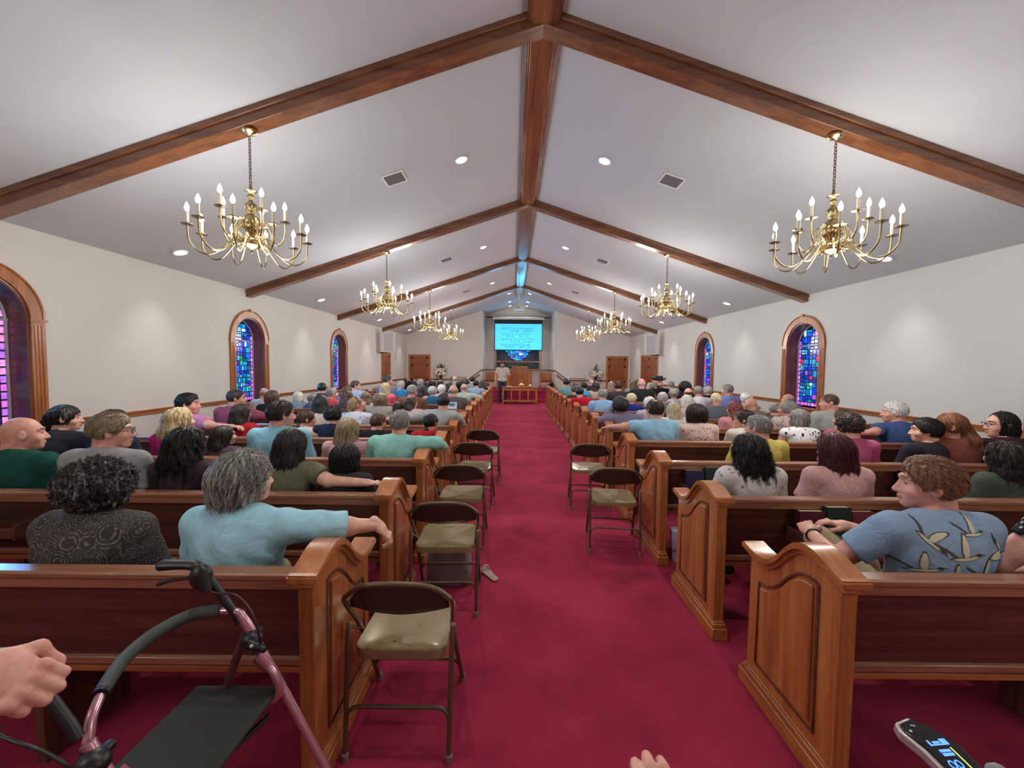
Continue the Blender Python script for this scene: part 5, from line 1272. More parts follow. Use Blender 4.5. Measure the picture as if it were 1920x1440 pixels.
    if extra == 'beard':
        v_, f_ = surf(lambda P: smax(smax(sd_ell(P, (0, .030, -.042), (.0615, .0655, .073)), P[:, 2]+.034-.35*(.07-P[:, 1]), .006), .004-P[:, 1], .01), (-.1, -.02, -.14), (.1, .13, 0), .006); fast_mesh('beard', sc(hx(v_)), f_, hm, root)
    return root, so, sc, J
M_jeans = [cloth_mat('dark_denim', srgb(44, 52, 76)), cloth_mat('charcoal_trousers', srgb(44, 42, 46)), cloth_mat('khaki_trousers', srgb(170, 152, 118)), cloth_mat('navy_trousers', srgb(34, 38, 58))]
M_shoe = [mat('black_shoe', srgb(24, 22, 22), .4), mat('brown_shoe', srgb(74, 48, 34), .45), mat('grey_shoe', srgb(110, 108, 106), .7)]
# ================================================================ the congregation
def c_(n, rgb, kind='plain', c2=None, c3=None, sc=1.0): return col_mat(n, srgb(*rgb), .85, kind, srgb(*c2) if c2 else None, srgb(*c3) if c3 else None, sc)
_sn = [0]
def PP(k, px, py, label, **kw):
    _sn[0] += 1; y = ROWY[k]+.235; q = at(px, py, y+.02)
    lift = {'afro': .045, 'curlyshort': .03, 'longwavy': .02, 'long': .015, 'bob': .012, 'shag': .015, 'bald': 0, 'buzz': 0, 'none': 0}.get(kw.get('hair', 'short'), .012)
    top = q.z-lift
    if kw.get('child'): kw.setdefault('bulk', .85); kw.setdefault('scale', min(1.0, max(.72, (top-.46)/.826)))
    lim = 1.24 if kw.get('child') else 1.30
    if abs(q.x) < lim and k > 0:
        sx = math.copysign(lim, q.x); dx = q.x-sx; q.x = sx; ps = dict(kw.get('pose') or {}); fem = kw.get('fem', False); sh = (.160 if fem else .182)*(.75+.25*kw.get('bulk', 1.0))
        ps.setdefault('head', (dx, .03, 1.162)); ps.setdefault('neck', (dx*.8, -.01, 1.035)); ps.setdefault('cl', (dx*.7, -.025, 1.005)); ps.setdefault('chest', (dx*.45, -.035, .90)); ps.setdefault('shL', (-sh+dx*.65, -.02, .985)); ps.setdefault('shR', (sh+dx*.65, -.02, .985)); kw['pose'] = ps
    if top < 1.0 or top > 1.46: print('ODD HEIGHT', label, round(top, 2))
    kw.setdefault('near', 3 if k == 0 else 2 if k == 1 else 1 if k <= 3 else 0); kw.setdefault('seed', _sn[0]*3)
    return person(q.x, y, top, label, **kw)
LAP = {}
armR = lambda *a: dict(zip(('elR', 'wrR', 'hdR', 'huR'), a))
armL = lambda *a: dict(zip(('elL', 'wrL', 'hdL', 'huL'), a))
# ---- left of the aisle, nearest rows
PP(0, 190, 848, 'person with short black curls in a dark patterned top, nearest left pew', fem=True, bulk=1.58, hair='afro', hc='black', hc2='grey', vol=.98, skin='t', sleeve='long', shirt=c_('dark_paisley', (60, 56, 54), 'rings', (112, 104, 98), (80, 74, 70), 1.5))
PP(0, 460, 845, 'person with swept grey hair in pale blue polo, arm over the nearest left pew end', fem=True, bulk=1.28, yaw=28, hair='shag', hc='pewter', hc2='white', collar=True, shirt=c_('pale_blue_pique', (164, 212, 228)), sleeve='three',
   pose=dict(shR=(.19, -.02, .975), elR=(.41, .11, .92), wrR=(.535, .17, .905), hdR=(.62, .15, -.80), huR=(.8, .1, .6)), curlR=.75)
PP(1, 40, 781, 'bald man in dark green shirt at the far left of the second pew', bulk=1.25, yaw=42, hair='none', hc='dark', skin='p', shirt=c_('forest_green_knit', (22, 76, 66)), collar=True)
PP(1, 207, 772, 'man with cropped grey-blond hair and black glasses in a light grey tee', bulk=1.35, yaw=55, hair='fade', hc='ash', hc2='sandy', skin='p', extra='glasses', shirt=c_('light_grey_jersey', (150, 150, 150)))
PP(1, 350, 822, 'small person with long wavy black hair between two adults, second left pew', fem=True, child=True, scale=.92, hair='longwavy', hc='black', vol=.9, shirt=c_('dark_plum', (60, 44, 52)))
PP(1, 547, 800, 'woman with dark brown hair in olive tee, arm stretched along the pew top', fem=True, bulk=1.1, yaw=12, hair='long', hc='dark', vol=.72, shirt=c_('olive_jersey', (104, 104, 82)), pose=armR((.31, -.10, .945), (.56, -.13, .945), (1, .05, -.05), (0, 0, 1)), curlR=.25)
PP(1, 648, 856, 'child with smooth black hair barely above the second left pew', fem=True, child=True, scale=.80, hair='bob', hc='black', shirt=c_('dark_grey_child', (50, 48, 54)))
PP(2, 122, 758, 'woman with dark hair catching blue window light, dark grey jacket', fem=True, yaw=58, hair='pony', hc='black', hc2='grey', shirt=c_('slate_jacket', (52, 56, 64)), sleeve='long')
PP(2, 212, 767, 'person in navy mostly hidden behind the man with black glasses', yaw=20, hair='short', hc='black', shirt=c_('navy_shirt', (38, 44, 64)))
PP(2, 337, 760, 'woman with shoulder-length blonde waves in a magenta top', fem=True, yaw=22, hair='longwavy', vol=.5, hc='blonde', hc2='cream', shirt=c_('magenta_knit', (170, 40, 110)))
PP(2, 420, 795, 'girl with long dark hair beside the blonde woman, third left pew', fem=True, child=True, yaw=30, hair='long', vol=.6, hc='dark', shirt=c_('plum_grey', (80, 66, 78)))
PP(2, 527, 750, 'broad man with dark brown hair in a light blue shirt, third left pew', bulk=1.25, yaw=42, hair='short', hc='dark', skin='p', shirt=c_('sky_blue_oxford', (132, 186, 206)), collar=True, sleeve='long')
PP(2, 652, 780, 'woman with long straight ash blonde hair and pink plaid shirt', fem=True, hair='long', vol=.85, hc='ash', hc2='blonde', shirt=c_('pink_plaid', (214, 150, 150), 'plaid', (190, 180, 190), (200, 120, 130), 1.6), sleeve='long')
PP(2, 750, 768, 'man with short grey hair in a mint green shirt, elbow on the pew end', bulk=1.15, hair='short', hc='grey', skin='p', shirt=c_('mint_cotton', (142, 202, 194)), collar=True, sleeve='long', pose=armR((.40, .03, .985), (.42, .27, .90), (0, 1, -.3), (0, .3, 1)))
PP(3, 352, 736, 'man with black hair in a pink shirt turned to the right by the wall', bulk=1.1, yaw=70, hair='short', hc='black', skin='p', shirt=c_('rose_pink_cotton', (200, 132, 156)), pose=armR((.34, -.12, .96), (.56, -.13, .95), (1, 0, 0), (0, 0, 1)))
PP(3, 452, 755, 'woman with long dark brown hair in a bright red top', fem=True, yaw=15, hair='long', vol=.6, hc='dark', shirt=c_('bright_red_knit', (168, 30, 44)))
PP(3, 575, 768, 'girl with brown hair pinned up in a white top, fourth left pew', fem=True, child=True, yaw=55, hair='lowbun', hc='brown', shirt=c_('off_white_cotton', (196, 182, 172)))
PP(3, 624, 763, 'person with black curls in navy behind the ash blonde woman', fem=True, child=True, scale=.86, hair='curlyshort', hc='black', shirt=c_('deep_navy', (24, 32, 58)))
PP(3, 710, 775, 'boy with neat brown hair and a black shirt, fourth left pew', child=True, yaw=30, hair='short', hc='brown', skin='p', shirt=c_('black_tee', (26, 26, 30)))
PP(3, 811, 775, 'girl with sleek black hair in a low bun and red top', fem=True, child=True, yaw=30, hair='lowbun', hc='black', skin='t', shirt=c_('cherry_red', (176, 34, 44)))
PP(4, 443, 729, 'man in a brick-pink long-sleeved shirt, arm along the pew, by the window', bulk=1.2, yaw=62, hair='short', hc='dark', skin='t', shirt=c_('brick_pink_cotton', (150, 74, 84)), sleeve='long', pose=armR((.38, -.12, .96), (.60, -.13, .945), (1, 0, -.1), (0, 0, 1)))
PP(4, 601, 738, 'woman with very long straight black hair, fifth left pew', fem=True, hair='long', vol=1.0, hc='black', shirt=c_('cream_cotton_l', (200, 192, 178)))
PP(4, 670, 742, 'woman with blonde ponytail reading, in a white top with blue flowers', fem=True, yaw=60, nod=28, hair='pony', hc='sandy', hc2='blonde', skin='p', extra='headband', shirt=c_('white_blue_floral', (206, 210, 224), 'blots', (60, 76, 150), (150, 170, 210), .8), sleeve='elbow')
PP(4, 832, 736, 'man with black hair in a pale grey striped shirt, elbow over pew end', bulk=1.15, hair='short', hc='black', skin='t', vol=1.3, shirt=c_('grey_stripe', (168, 172, 172), 'stripes', (150, 154, 156), None, 2.2), sleeve='long',
   pose=dict(elR=(.34, .02, .94), wrR=(.37, .27, .82), hdR=(0, 1, -.3), elL=(-.36, -.12, .95), wrL=(-.56, -.14, .945), hdL=(-1, 0, 0), huL=(0, 0, 1)))
PP(5, 510, 730, 'woman with brown hair wrapped over black clothes, sixth left pew', fem=True, hair='bob', vol=1.1, hc='brown', hc2='lbrown', shirt=c_('black_knit', (30, 30, 34)), sleeve='long')
PP(5, 651, 730, 'woman with wavy brown hair in front of the ponytailed reader', fem=True, hair='longwavy', vol=.6, hc='brown', shirt=c_('brown_blouse', (94, 78, 72)))
PP(5, 714, 736, 'woman with full sandy hair and beige jacket, sixth left pew', fem=True, bulk=1.1, hair='bob', vol=1.2, hc='lbrown', hc2='ash', shirt=c_('beige_jacket', (170, 166, 152)), sleeve='long')
PP(5, 748, 752, 'girl with long dark hair beside the sandy-haired woman', fem=True, child=True, yaw=20, hair='long', vol=.7, hc='black', shirt=c_('white_blouse_g', (206, 200, 196)))
PP(5, 772, 742, 'woman with long brown hair and white blouse, sixth left pew', fem=True, yaw=40, hair='long', vol=.5, hc='dark', hc2='brown', shirt=c_('pale_pink_blouse', (210, 180, 180)))
PP(6, 496, 727, 'bald pink-headed man by the left wall in white shirt', hair='bald', hc='sandy', skin='p', shirt=c_('white_shirt_a', (196, 200, 206)))
PP(6, 560, 733, 'white-haired woman lit pale blue, light blue blouse', fem=True, yaw=20, hair='bob', vol=.9, hc='white', shirt=c_('light_blue_blouse', (150, 178, 204)))
PP(6, 586, 735, 'woman with grey curls and blue dress, seventh left pew', fem=True, hair='curlyshort', hc='grey', hc2='silver', shirt=c_('dusty_blue', (84, 104, 142)))
PP(6, 622, 726, 'grey-haired person in a coral cardigan, seventh left pew', fem=True, yaw=40, hair='short', hc='grey', hc2='white', shirt=c_('coral_cardigan', (206, 84, 98)))
PP(6, 686, 733, 'woman with loose brown-grey waves and pink floral top', fem=True, hair='longwavy', vol=.5, hc='lbrown', hc2='grey', shirt=c_('pale_floral', (206, 186, 190), 'blots', (150, 90, 110), (190, 150, 160), 1.3))
PP(6, 773, 721, 'grey-haired man in a tan brown shirt, seventh left pew', bulk=1.15, yaw=25, hair='short', hc='grey', hc2='silver', skin='p', shirt=c_('tan_brown_shirt', (124, 84, 66)), sleeve='long')
PP(6, 850, 721, 'man with bald crown in brown-grey tweed near the left aisle', bulk=1.15, hair='bald', hc='grey', skin='p', shirt=c_('tweed_brown_grey', (94, 84, 86)), sleeve='long')
PP(7, 604, 717, 'black-haired man by the wall before the second window', hair='short', hc='black', skin='t', shirt=c_('navy_b', (40, 50, 74)))
PP(7, 652, 722, 'woman with brown bob under the third window', fem=True, yaw=30, hair='bob', hc='brown', hc2='lbrown', shirt=c_('blue_check_b', (120, 130, 160)))
PP(7, 722, 716, 'woman with long blonde hair and coral pink shawl', fem=True, hair='long', vol=.7, hc='ash', hc2='blonde', shirt=c_('coral_pink_shawl', (222, 96, 116)), sleeve='long')
PP(7, 811, 722, 'white-haired woman in a teal blue vest, eighth left pew', fem=True, bulk=1.15, hair='curlyshort', hc='silver', hc2='white', shirt=c_('teal_blue_vest', (30, 96, 126)))
PP(7, 790, 721, 'woman with dark brown hair and pink sleeves, eighth left pew', fem=True, yaw=25, hair='long', vol=.55, hc='dark', shirt=c_('soft_pink_knit', (214, 140, 152)))
PP(8, 667, 713, 'young man with brown hair in pale blue by the left wall', yaw=70, hair='short', hc='brown', shirt=c_('pale_blue_white', (180, 190, 214)))
PP(8, 828, 719, 'white-haired woman next to the teal vest', fem=True, hair='curlyshort', hc='white', shirt=c_('lilac_white', (190, 186, 198)))
PP(8, 870, 719, 'bald man in pale green plaid, arm over the pew end', bulk=1.15, hair='bald', hc='grey', skin='p', shirt=c_('pale_green_plaid', (188, 204, 190), 'plaid', (160, 180, 172), (170, 190, 180), 1.8), sleeve='long', pose=armR((.36, .0, .95), (.42, .25, .86), (0, 1, -.3), (0, .3, 1)))
PP(9, 727, 705, 'tall man with dark greying hair turned right by the left wall', yaw=65, hair='short', hc='dark', hc2='grey', skin='p', scale=1.1, shirt=c_('grey_brown_shirt', (150, 140, 150)))
PP(9, 752, 713, 'person in a blue and silver headscarf, tenth left pew', fem=True, yaw=20, hair='scarf', hc='silver', shirt=c_('bright_blue_shawl', (60, 140, 206)), sleeve='long')
PP(9, 788, 709, 'balding grey man in dark green shirt, tenth left pew', hair='balding', hc='grey', hc2='white', skin='p', shirt=c_('dark_green_shirt', (56, 88, 78)), bulk=1.1)
PP(9, 842, 716, 'woman with long dark brown hair, tenth left pew', fem=True, hair='long', vol=.8, hc='dark', shirt=c_('mauve_top', (120, 100, 110)))
PP(10, 763, 710, 'person with black hair behind the blue headscarf', fem=True, hair='bob', hc='black', shirt=c_('black_top_c', (26, 26, 30)))
PP(10, 776, 711, 'person with dark brown hair left of the balding grey man', fem=True, hair='long', vol=.5, hc='dark', shirt=c_('charcoal_c', (56, 54, 60)))
PP(10, 811, 712, 'person with dark hair in the eleventh left pew, before the flowers', fem=True, hair='bob', hc='black', hc2='brown', shirt=c_('dark_green_c', (50, 60, 56)))
PP(10, 826, 712, 'person with dark hair directly below the left flower arrangement', fem=True, hair='long', vol=.5, hc='dark', shirt=c_('dark_blue_c', (50, 56, 76)))
PP(10, 862, 713, 'person with glossy black hair, eleventh left pew', fem=True, hair='bob', hc='black', shirt=c_('black_top_d', (30, 28, 34)))
PP(10, 893, 712, 'man with black hair in a light blue shirt, eleventh left pew', bulk=1.1, hair='short', hc='black', shirt=c_('light_blue_shirt_e', (150, 178, 212)))
PP(11, 800, 714, 'small dark-haired person in the twelfth left pew', fem=True, hair='long', vol=.5, hc='dark', shirt=c_('teal_dark_e', (60, 92, 90)))
PP(11, 865, 710, 'brown-haired person next to the teal-shirted older man', fem=True, hair='bob', hc='brown', shirt=c_('brown_top_f', (90, 80, 74)))
PP(11, 906, 710, 'woman with long brown hair near the front of the left aisle', fem=True, hair='long', vol=.7, hc='brown', hc2='dark', shirt=c_('dark_top_f', (44, 42, 52)))
PP(12, 853, 705, 'older man with pink bald head and teal shirt near the left grille', hair='bald', hc='grey', skin='p', shirt=c_('teal_grey_shirt', (110, 146, 156)))
PP(12, 876, 713, 'person with dark hair, thirteenth left pew', hair='short', hc='black', shirt=c_('blue_grey_f', (120, 134, 166)))
PP(12, 886, 705, 'man with black hair in a grey patterned shirt near the front', hair='short', hc='black', skin='t', shirt=c_('grey_print_f', (150, 148, 152), 'blots', (100, 100, 108), (130, 130, 136), 1.5))
PP(12, 915, 716, 'child with brown hair at the front of the left aisle', child=True, hair='short', hc='brown', shirt=c_('pink_grey_f', (150, 120, 120)))
# ---- right of the aisle
duck = PP(0, 1745, 856, 'man with short reddish hair in blue shirt with flying ducks', bulk=1.22, yaw=-62, hair='fade', hc='ginger', hc2='sandy', skin='p', collar=True, shirt=c_('denim_blue_shirt', (136, 160, 186)), pants=M_jeans[2], seed=8, vol=1.2,
   pose=dict(knL=(-.19, .38, .76), anL=(.08, .40, .62), toeL=(.12, .06, -.02), elL=(-.34, .08, .80), wrL=(-.28, .33, .82), hdL=(.35, .9, .1), huL=(-.5, 0, 1), elR=(.28, .06, .78), wrR=(-.04, .38, .83), hdR=(-.85, .4, .1), huR=(0, .1, 1)), curlL=.6)
PP(0, 2030, 850, 'person in black and white floral dress, bare arm at the right picture edge', fem=True, bulk=1.2, hair='long', hc='brown', skin='p', sleeve='cap', shirt=c_('black_white_floral', (30, 28, 30), 'blots', (206, 198, 186), (120, 110, 104), 1.5), pose=dict(elL=(-.33, .03, .80), wrL=(-.12, .27, .68)), near=1)
PP(1, 1405, 808, 'woman with long wavy black hair and white patterned blouse', fem=True, bulk=1.1, hair='longwavy', vol=1.12, hc='black', shirt=c_('white_lace_print', (202, 196, 192), 'blots', (120, 116, 120), (190, 184, 182), 1.2))
PP(1, 1566, 808, 'woman with long straight burgundy hair and pale pink top', fem=True, bulk=1.05, hair='long', vol=1.25, hc='burg', shirt=c_('pale_pink_lace', (204, 160, 158), 'blots', (226, 186, 180), (204, 160, 158), 1.6))
PP(1, 1885, 822, 'woman with long dark brown hair over a dark green top', fem=True, bulk=1.1, hair='longwavy', vol=1.12, hc='dark', hc2='brown', shirt=c_('dark_sage_top', (74, 84, 72)))
PP(2, 1422, 777, 'man with short grey hair in a yellow shirt, third right pew', bulk=1.1, yaw=-35, hair='short', hc='grey', skin='p', extra='glasses2', collar=True, shirt=c_('soft_yellow_shirt', (196, 180, 90)))
PP(2, 1592, 784, 'person with short dark brown hair in a bright pink shirt', yaw=-10, hair='curlyshort', hc='dark', shirt=c_('bright_pink_shirt', (190, 92, 132)), child=True, scale=.95)
PP(2, 1736, 806, 'young man with thick black hair turned left, third right pew', yaw=-55, hair='short', hc='black', vol=2.0, skin='f', child=True, scale=.90, shirt=c_('dark_tee_r', (44, 40, 50)))
PP(2, 1783, 773, 'woman with auburn half-up hair and wire glasses turned left', fem=True, yaw=-55, hair='halfup', hc='auburn', hc2='sandy', extra='glasses2', skin='p', shirt=c_('rust_blouse', (130, 74, 62)))
PP(2, 1880, 770, 'young man with black bowl haircut and glasses by the right wall', yaw=-72, hair='bob', vol=.86, hc='black', extra='glasses', skin='f', shirt=c_('plum_tee_r', (58, 34, 44)))
PP(3, 1228, 747, 'balding man in light blue polo, arm over the fourth right pew end', bulk=1.25, yaw=-12, hair='balding', hc='dark', hc2='brown', skin='t', collar=True, shirt=c_('light_blue_polo_r', (140, 184, 208)), pose=armL((-.34, .0, .98), (-.47, .13, .955), (-.5, .8, -.3), (0, .2, 1)))
PP(3, 1306, 755, 'woman with dark brown bob and pink floral blouse, fourth right pew', fem=True, bulk=1.1, hair='bob', vol=1.1, hc='dark', hc2='brown', shirt=c_('rose_floral_blouse', (206, 178, 170), 'blots', (150, 70, 80), (196, 150, 150), 1.0), sleeve='elbow')
PP(3, 1396, 768, 'woman with dark hair pinned up in a white shirt, fourth right pew', fem=True, yaw=-55, hair='lowbun', hc='dark', hc2='brown', extra='glasses2', shirt=c_('white_shirt_r', (206, 200, 190)))
PP(3, 1497, 765, 'woman with grey bob in a black and white print dress', fem=True, bulk=1.1, yaw=-25, hair='bob', vol=.95, hc='grey', hc2='silver', skin='p', sleeve='none', shirt=c_('black_white_print', (226, 226, 226), 'blots', (20, 20, 30), (24, 24, 34), .8))
PP(3, 1583, 767, 'person with brown hair partly hidden behind the bright pink shirt', hair='short', hc='brown', yaw=-20, skin='p', shirt=c_('dusty_pink_r', (170, 96, 120)))
PP(3, 1678, 752, 'man with thick white hair in a blue shirt, arm along the pew', bulk=1.15, yaw=-58, hair='short', vol=1.4, hc='white', skin='p', collar=True, shirt=c_('steel_blue_shirt', (62, 88, 138)), pose=armL((-.33, -.11, .965), (-.56, -.13, .95), (-1, .02, -.05), (0, 0, 1)))
PP(4, 1163, 742, 'person with black hair in lavender-grey sweater, hand raised to head', bulk=1.15, hair='curlyshort', hc='black', skin='b', sleeve='long', vol=1.15, shirt=c_('lavender_grey_sweater', (120, 112, 136)), pose=armL((-.36, .02, .96), (-.17, .05, 1.17), (.55, .1, .75), (-.8, 0, .5)))
PP(4, 1263, 752, 'woman with long blonde hair and a dark headband', fem=True, hair='long', vol=.75, hc='ash', hc2='cream', extra='headband', shirt=c_('white_blouse_r', (212, 204, 200)))
PP(4, 1377, 750, 'woman with long red-brown waves and pink floral top', fem=True, yaw=-20, hair='longwavy', vol=.6, hc='red', shirt=c_('pink_floral_r', (204, 140, 140), 'blots', (150, 50, 66), (214, 170, 164), 1.1))
PP(4, 1476, 748, 'woman with grey curls and glasses in an animal print blouse', fem=True, bulk=1.1, yaw=-42, hair='curlyshort', hc='grey', hc2='ash', extra='glasses2', skin='p', shirt=c_('animal_print', (196, 180, 170), 'blots', (50, 36, 40), (110, 80, 80), 1.5), sleeve='elbow')
PP(4, 1556, 738, 'man with cropped brown hair in a pale grey tee by the right window', bulk=1.2, yaw=-68, hair='buzz', hc='brown', skin='p', shirt=c_('pale_grey_tee', (174, 176, 170)))
PP(5, 1218, 741, 'woman with white curls just behind the balding man', fem=True, hair='curlyshort', hc='white', shirt=c_('pale_lilac_r', (190, 180, 190)))
PP(5, 1343, 736, 'man with pale blond hair in a slate grey shirt, sixth right pew', bulk=1.15, hair='buzz', hc='cream', skin='p', collar=True, shirt=c_('slate_grey_shirt', (100, 106, 116)), sleeve='long')
PP(5, 1408, 746, 'bald man with tanned head, sixth right pew', yaw=-30, hair='none', hc='brown', skin='t', shirt=c_('sage_shirt_r', (130, 122, 108)))
PP(5, 1288, 739, 'white-haired woman in pale pink, sixth right pew', fem=True, hair='bob', vol=.95, hc='white', hc2='cream', shirt=c_('pale_pink_r', (206, 178, 180)))
PP(5, 1452, 758, 'person with dark grey hair behind the animal print blouse', hair='short', hc='grey', hc2='dark', shirt=c_('grey_top_r', (96, 96, 104)))
PP(6, 1130, 727, 'man with thinning grey hair in a blue plaid shirt by the aisle', bulk=1.15, hair='balding', hc='grey', hc2='silver', skin='p', collar=True, shirt=c_('blue_plaid_shirt', (120, 172, 212), 'plaid', (180, 206, 224), (110, 150, 200), 1.8), sleeve='long')
PP(6, 1184, 735, 'woman with pale blonde curls and a royal blue top', fem=True, hair='curlyshort', hc='cream', hc2='white', shirt=c_('royal_blue_top', (36, 50, 140)))
PP(6, 1243, 733, 'woman with short silver hair, seventh right pew', fem=True, yaw=10, hair='curlyshort', hc='silver', shirt=c_('mauve_r', (150, 130, 146)))
PP(6, 1399, 731, 'woman with puffy white hair near the right wall', fem=True, hair='afro', vol=.78, hc='white', shirt=c_('rose_beige_r', (190, 160, 150)))
PP(6, 1478, 738, 'older man with pink bald head in front of the right window', yaw=-40, hair='bald', hc='grey', skin='p', shirt=c_('grey_shirt_s', (130, 130, 136)))
PP(7, 1086, 729, 'child with black hair in a vivid red shirt by the right aisle', child=True, scale=.92, hair='short', hc='black', skin='t', vol=1.4, shirt=c_('vivid_red_tee', (186, 24, 48)))
PP(7, 1263, 727, 'woman with soft grey-brown waves, eighth right pew', fem=True, hair='curlyshort', hc='grey', hc2='ash', shirt=c_('lavender_s', (160, 152, 170)))
PP(7, 1291, 727, 'bald pink-headed man left of the grey-haired man', hair='bald', hc='brown', skin='p', shirt=c_('cream_s', (196, 188, 176)))
PP(7, 1310, 723, 'grey-haired man in a white shirt, eighth right pew', hair='short', hc='grey', hc2='lbrown', skin='p', shirt=c_('white_shirt_s', (206, 206, 214)))
PP(7, 1364, 720, 'man with dark greying hair in a blue checked shirt turned left', bulk=1.1, yaw=-50, hair='short', hc='grey', hc2='dark', skin='p', shirt=c_('blue_check_s', (90, 110, 180), 'plaid', (160, 170, 216), (110, 120, 190), 2.0))
PP(8, 1076, 722, 'person with dark grey hair leaning at the right aisle pew end', yaw=-25, hair='short', hc='dark', hc2='grey', shirt=c_('dark_tee_s', (60, 54, 60)), pose=armL((-.30, .0, .93), (-.36, .22, .86), (0, 1, -.3), (0, .2, 1)))
PP(8, 1160, 714, 'man with dark hair and white collar in a plum-brown jacket', bulk=1.2, yaw=10, hair='short', hc='dark', skin='t', shirt=c_('plum_brown_jacket', (62, 50, 60)), sleeve='long')
PP(8, 1203, 709, 'bald man in a very dark green sweater, ninth right pew', bulk=1.3, hair='bald', hc='silver', skin='p', shirt=c_('very_dark_green_sweater', (34, 38, 38)), sleeve='long')
PP(8, 1327, 722, 'person with pinkish grey hair in black under the farther right window', fem=True, hair='curlyshort', hc='silver', hc2='white', skin='p', shirt=c_('black_top_s', (28, 28, 34)))
PP(9, 1117, 714, 'woman with very long dark hair in pale peach, tenth right pew', fem=True, hair='long', vol=1.1, hc='dark', hc2='brown', shirt=c_('pale_peach_s', (206, 176, 160)))
PP(9, 1095, 722, 'child in a bright sky blue shirt beside the long dark hair', child=True, scale=.95, hair='short', hc='black', shirt=c_('bright_sky_blue', (90, 172, 214)))
PP(9, 1224, 716, 'woman with grey hair in a knot, tenth right pew', fem=True, yaw=-30, hair='bun', hc='grey', hc2='ash', skin='p', shirt=c_('mauve_grey_s', (130, 110, 124)))
r_hat, _, _, _ = PP(9, 1236, 709, 'bearded person in black cowboy hat and dark coat by the right door', yaw=170, hair='none', hc='dark', extra='beard', skin='f', shirt=c_('black_coat_s', (24, 24, 32)), sleeve='long')
PP(9, 1284, 714, 'person with large round black afro by the right wall', fem=True, hair='afro', vol=1.15, hc='black', skin='b', shirt=c_('deep_brown_s', (60, 46, 44)))
PP(10, 1062, 709, 'man with black hair in a teal shirt, front of the right aisle', bulk=1.1, hair='short', hc='black', skin='t', shirt=c_('teal_shirt_s', (110, 158, 158)))
PP(10, 1146, 714, 'woman with dull blonde hair before the right door', fem=True, hair='long', vol=.6, hc='ash', hc2='lbrown', shirt=c_('khaki_top_s', (130, 128, 104)))
PP(10, 1187, 712, 'woman with brown hair and pale blue cardigan, eleventh right pew', fem=True, hair='long', vol=.5, hc='lbrown', hc2='brown', shirt=c_('pale_blue_cardigan', (140, 166, 186)))
PP(10, 1258, 714, 'person with short grey hair near the right wall, eleventh pew', hair='short', hc='grey', shirt=c_('grey_blue_s', (120, 134, 150)))
PP(11, 1078, 717, 'person with brown hair in front of the right air grille', hair='short', hc='brown', shirt=c_('teal_grey_s', (120, 130, 126)))
PP(12, 1109, 711, 'older man with pink bald head near the right flowers', hair='bald', hc='silver', skin='p', shirt=c_('navy_suit_s', (40, 44, 60)), sleeve='long')
PP(12, 1196, 711, 'person with dark brown hair near the front right corner', hair='short', hc='dark', shirt=c_('brown_suit_s', (80, 66, 60)))
PP(13, 1228, 703, 'man with brown hair and white shirt before the right double door', hair='short', hc='brown', skin='p', shirt=c_('white_shirt_t', (206, 200, 184)))
# cowboy hat
r = empty('cowboy_hat', (r_hat.location.x, r_hat.location.y+.03, at(1236, 708, ROWY[9]+.26).z-.06)); mh = mat('black_felt', srgb(28, 24, 26), .8)
m = MB(); m.lathe([(.0, .10), (.05, .115), (.085, .10), (.098, .02), (.10, 0), (.155, .004), (.17, .018), (.155, .0), (.10, -.006), (.0, -.006)][::-1], 28)
m.V = [(x, y*1.15, z+.045*(abs(x)/.17)**3 if abs(x) > .09 else z-.02*(z > .09)*(1-abs(x)/.09)) for x, y, z in m.V]; m.build('crown_and_brim', mh, r, smooth=60)
m = MB(); m.lathe([(.100, .0), (.102, .0), (.100, .022), (.098, .022)], 28); m.V = [(x, y*1.15, z) for x, y, z in m.V]; m.build('band', mat('hat_band', srgb(70, 60, 54), .5), r)
tag(r, 'black cowboy hat worn by the bearded person near the right door', 'hat')
# speaker standing before the table
q = at(942, 678, 16.9)
root, so, sc_, J_ = person(q.x, 17.0, q.z, 'bearded man standing before the pulpit in light patterned shirt and jeans', bulk=1.15, hair='short', hc='dark', extra='beard', skin='t', shirt=c_('grey_leaf_print', (178, 176, 164), 'blots', (150, 142, 130), (172, 168, 156), 1.0), pants=M_jeans[0], collar=True, near=1, seed=21, scale=q.z/1.675, lean=180,
    pose=dict(stand=1, hem=.86, elL=(-.27, .0, 1.13), wrL=(-.30, .20, 1.16), hdL=(-.3, .9, .2), huL=(-.8, 0, .4), elR=(.26, -.02, 1.12), wrR=(.27, .06, .88), hdR=(0, .15, -1), huR=(1, 0, 0)))
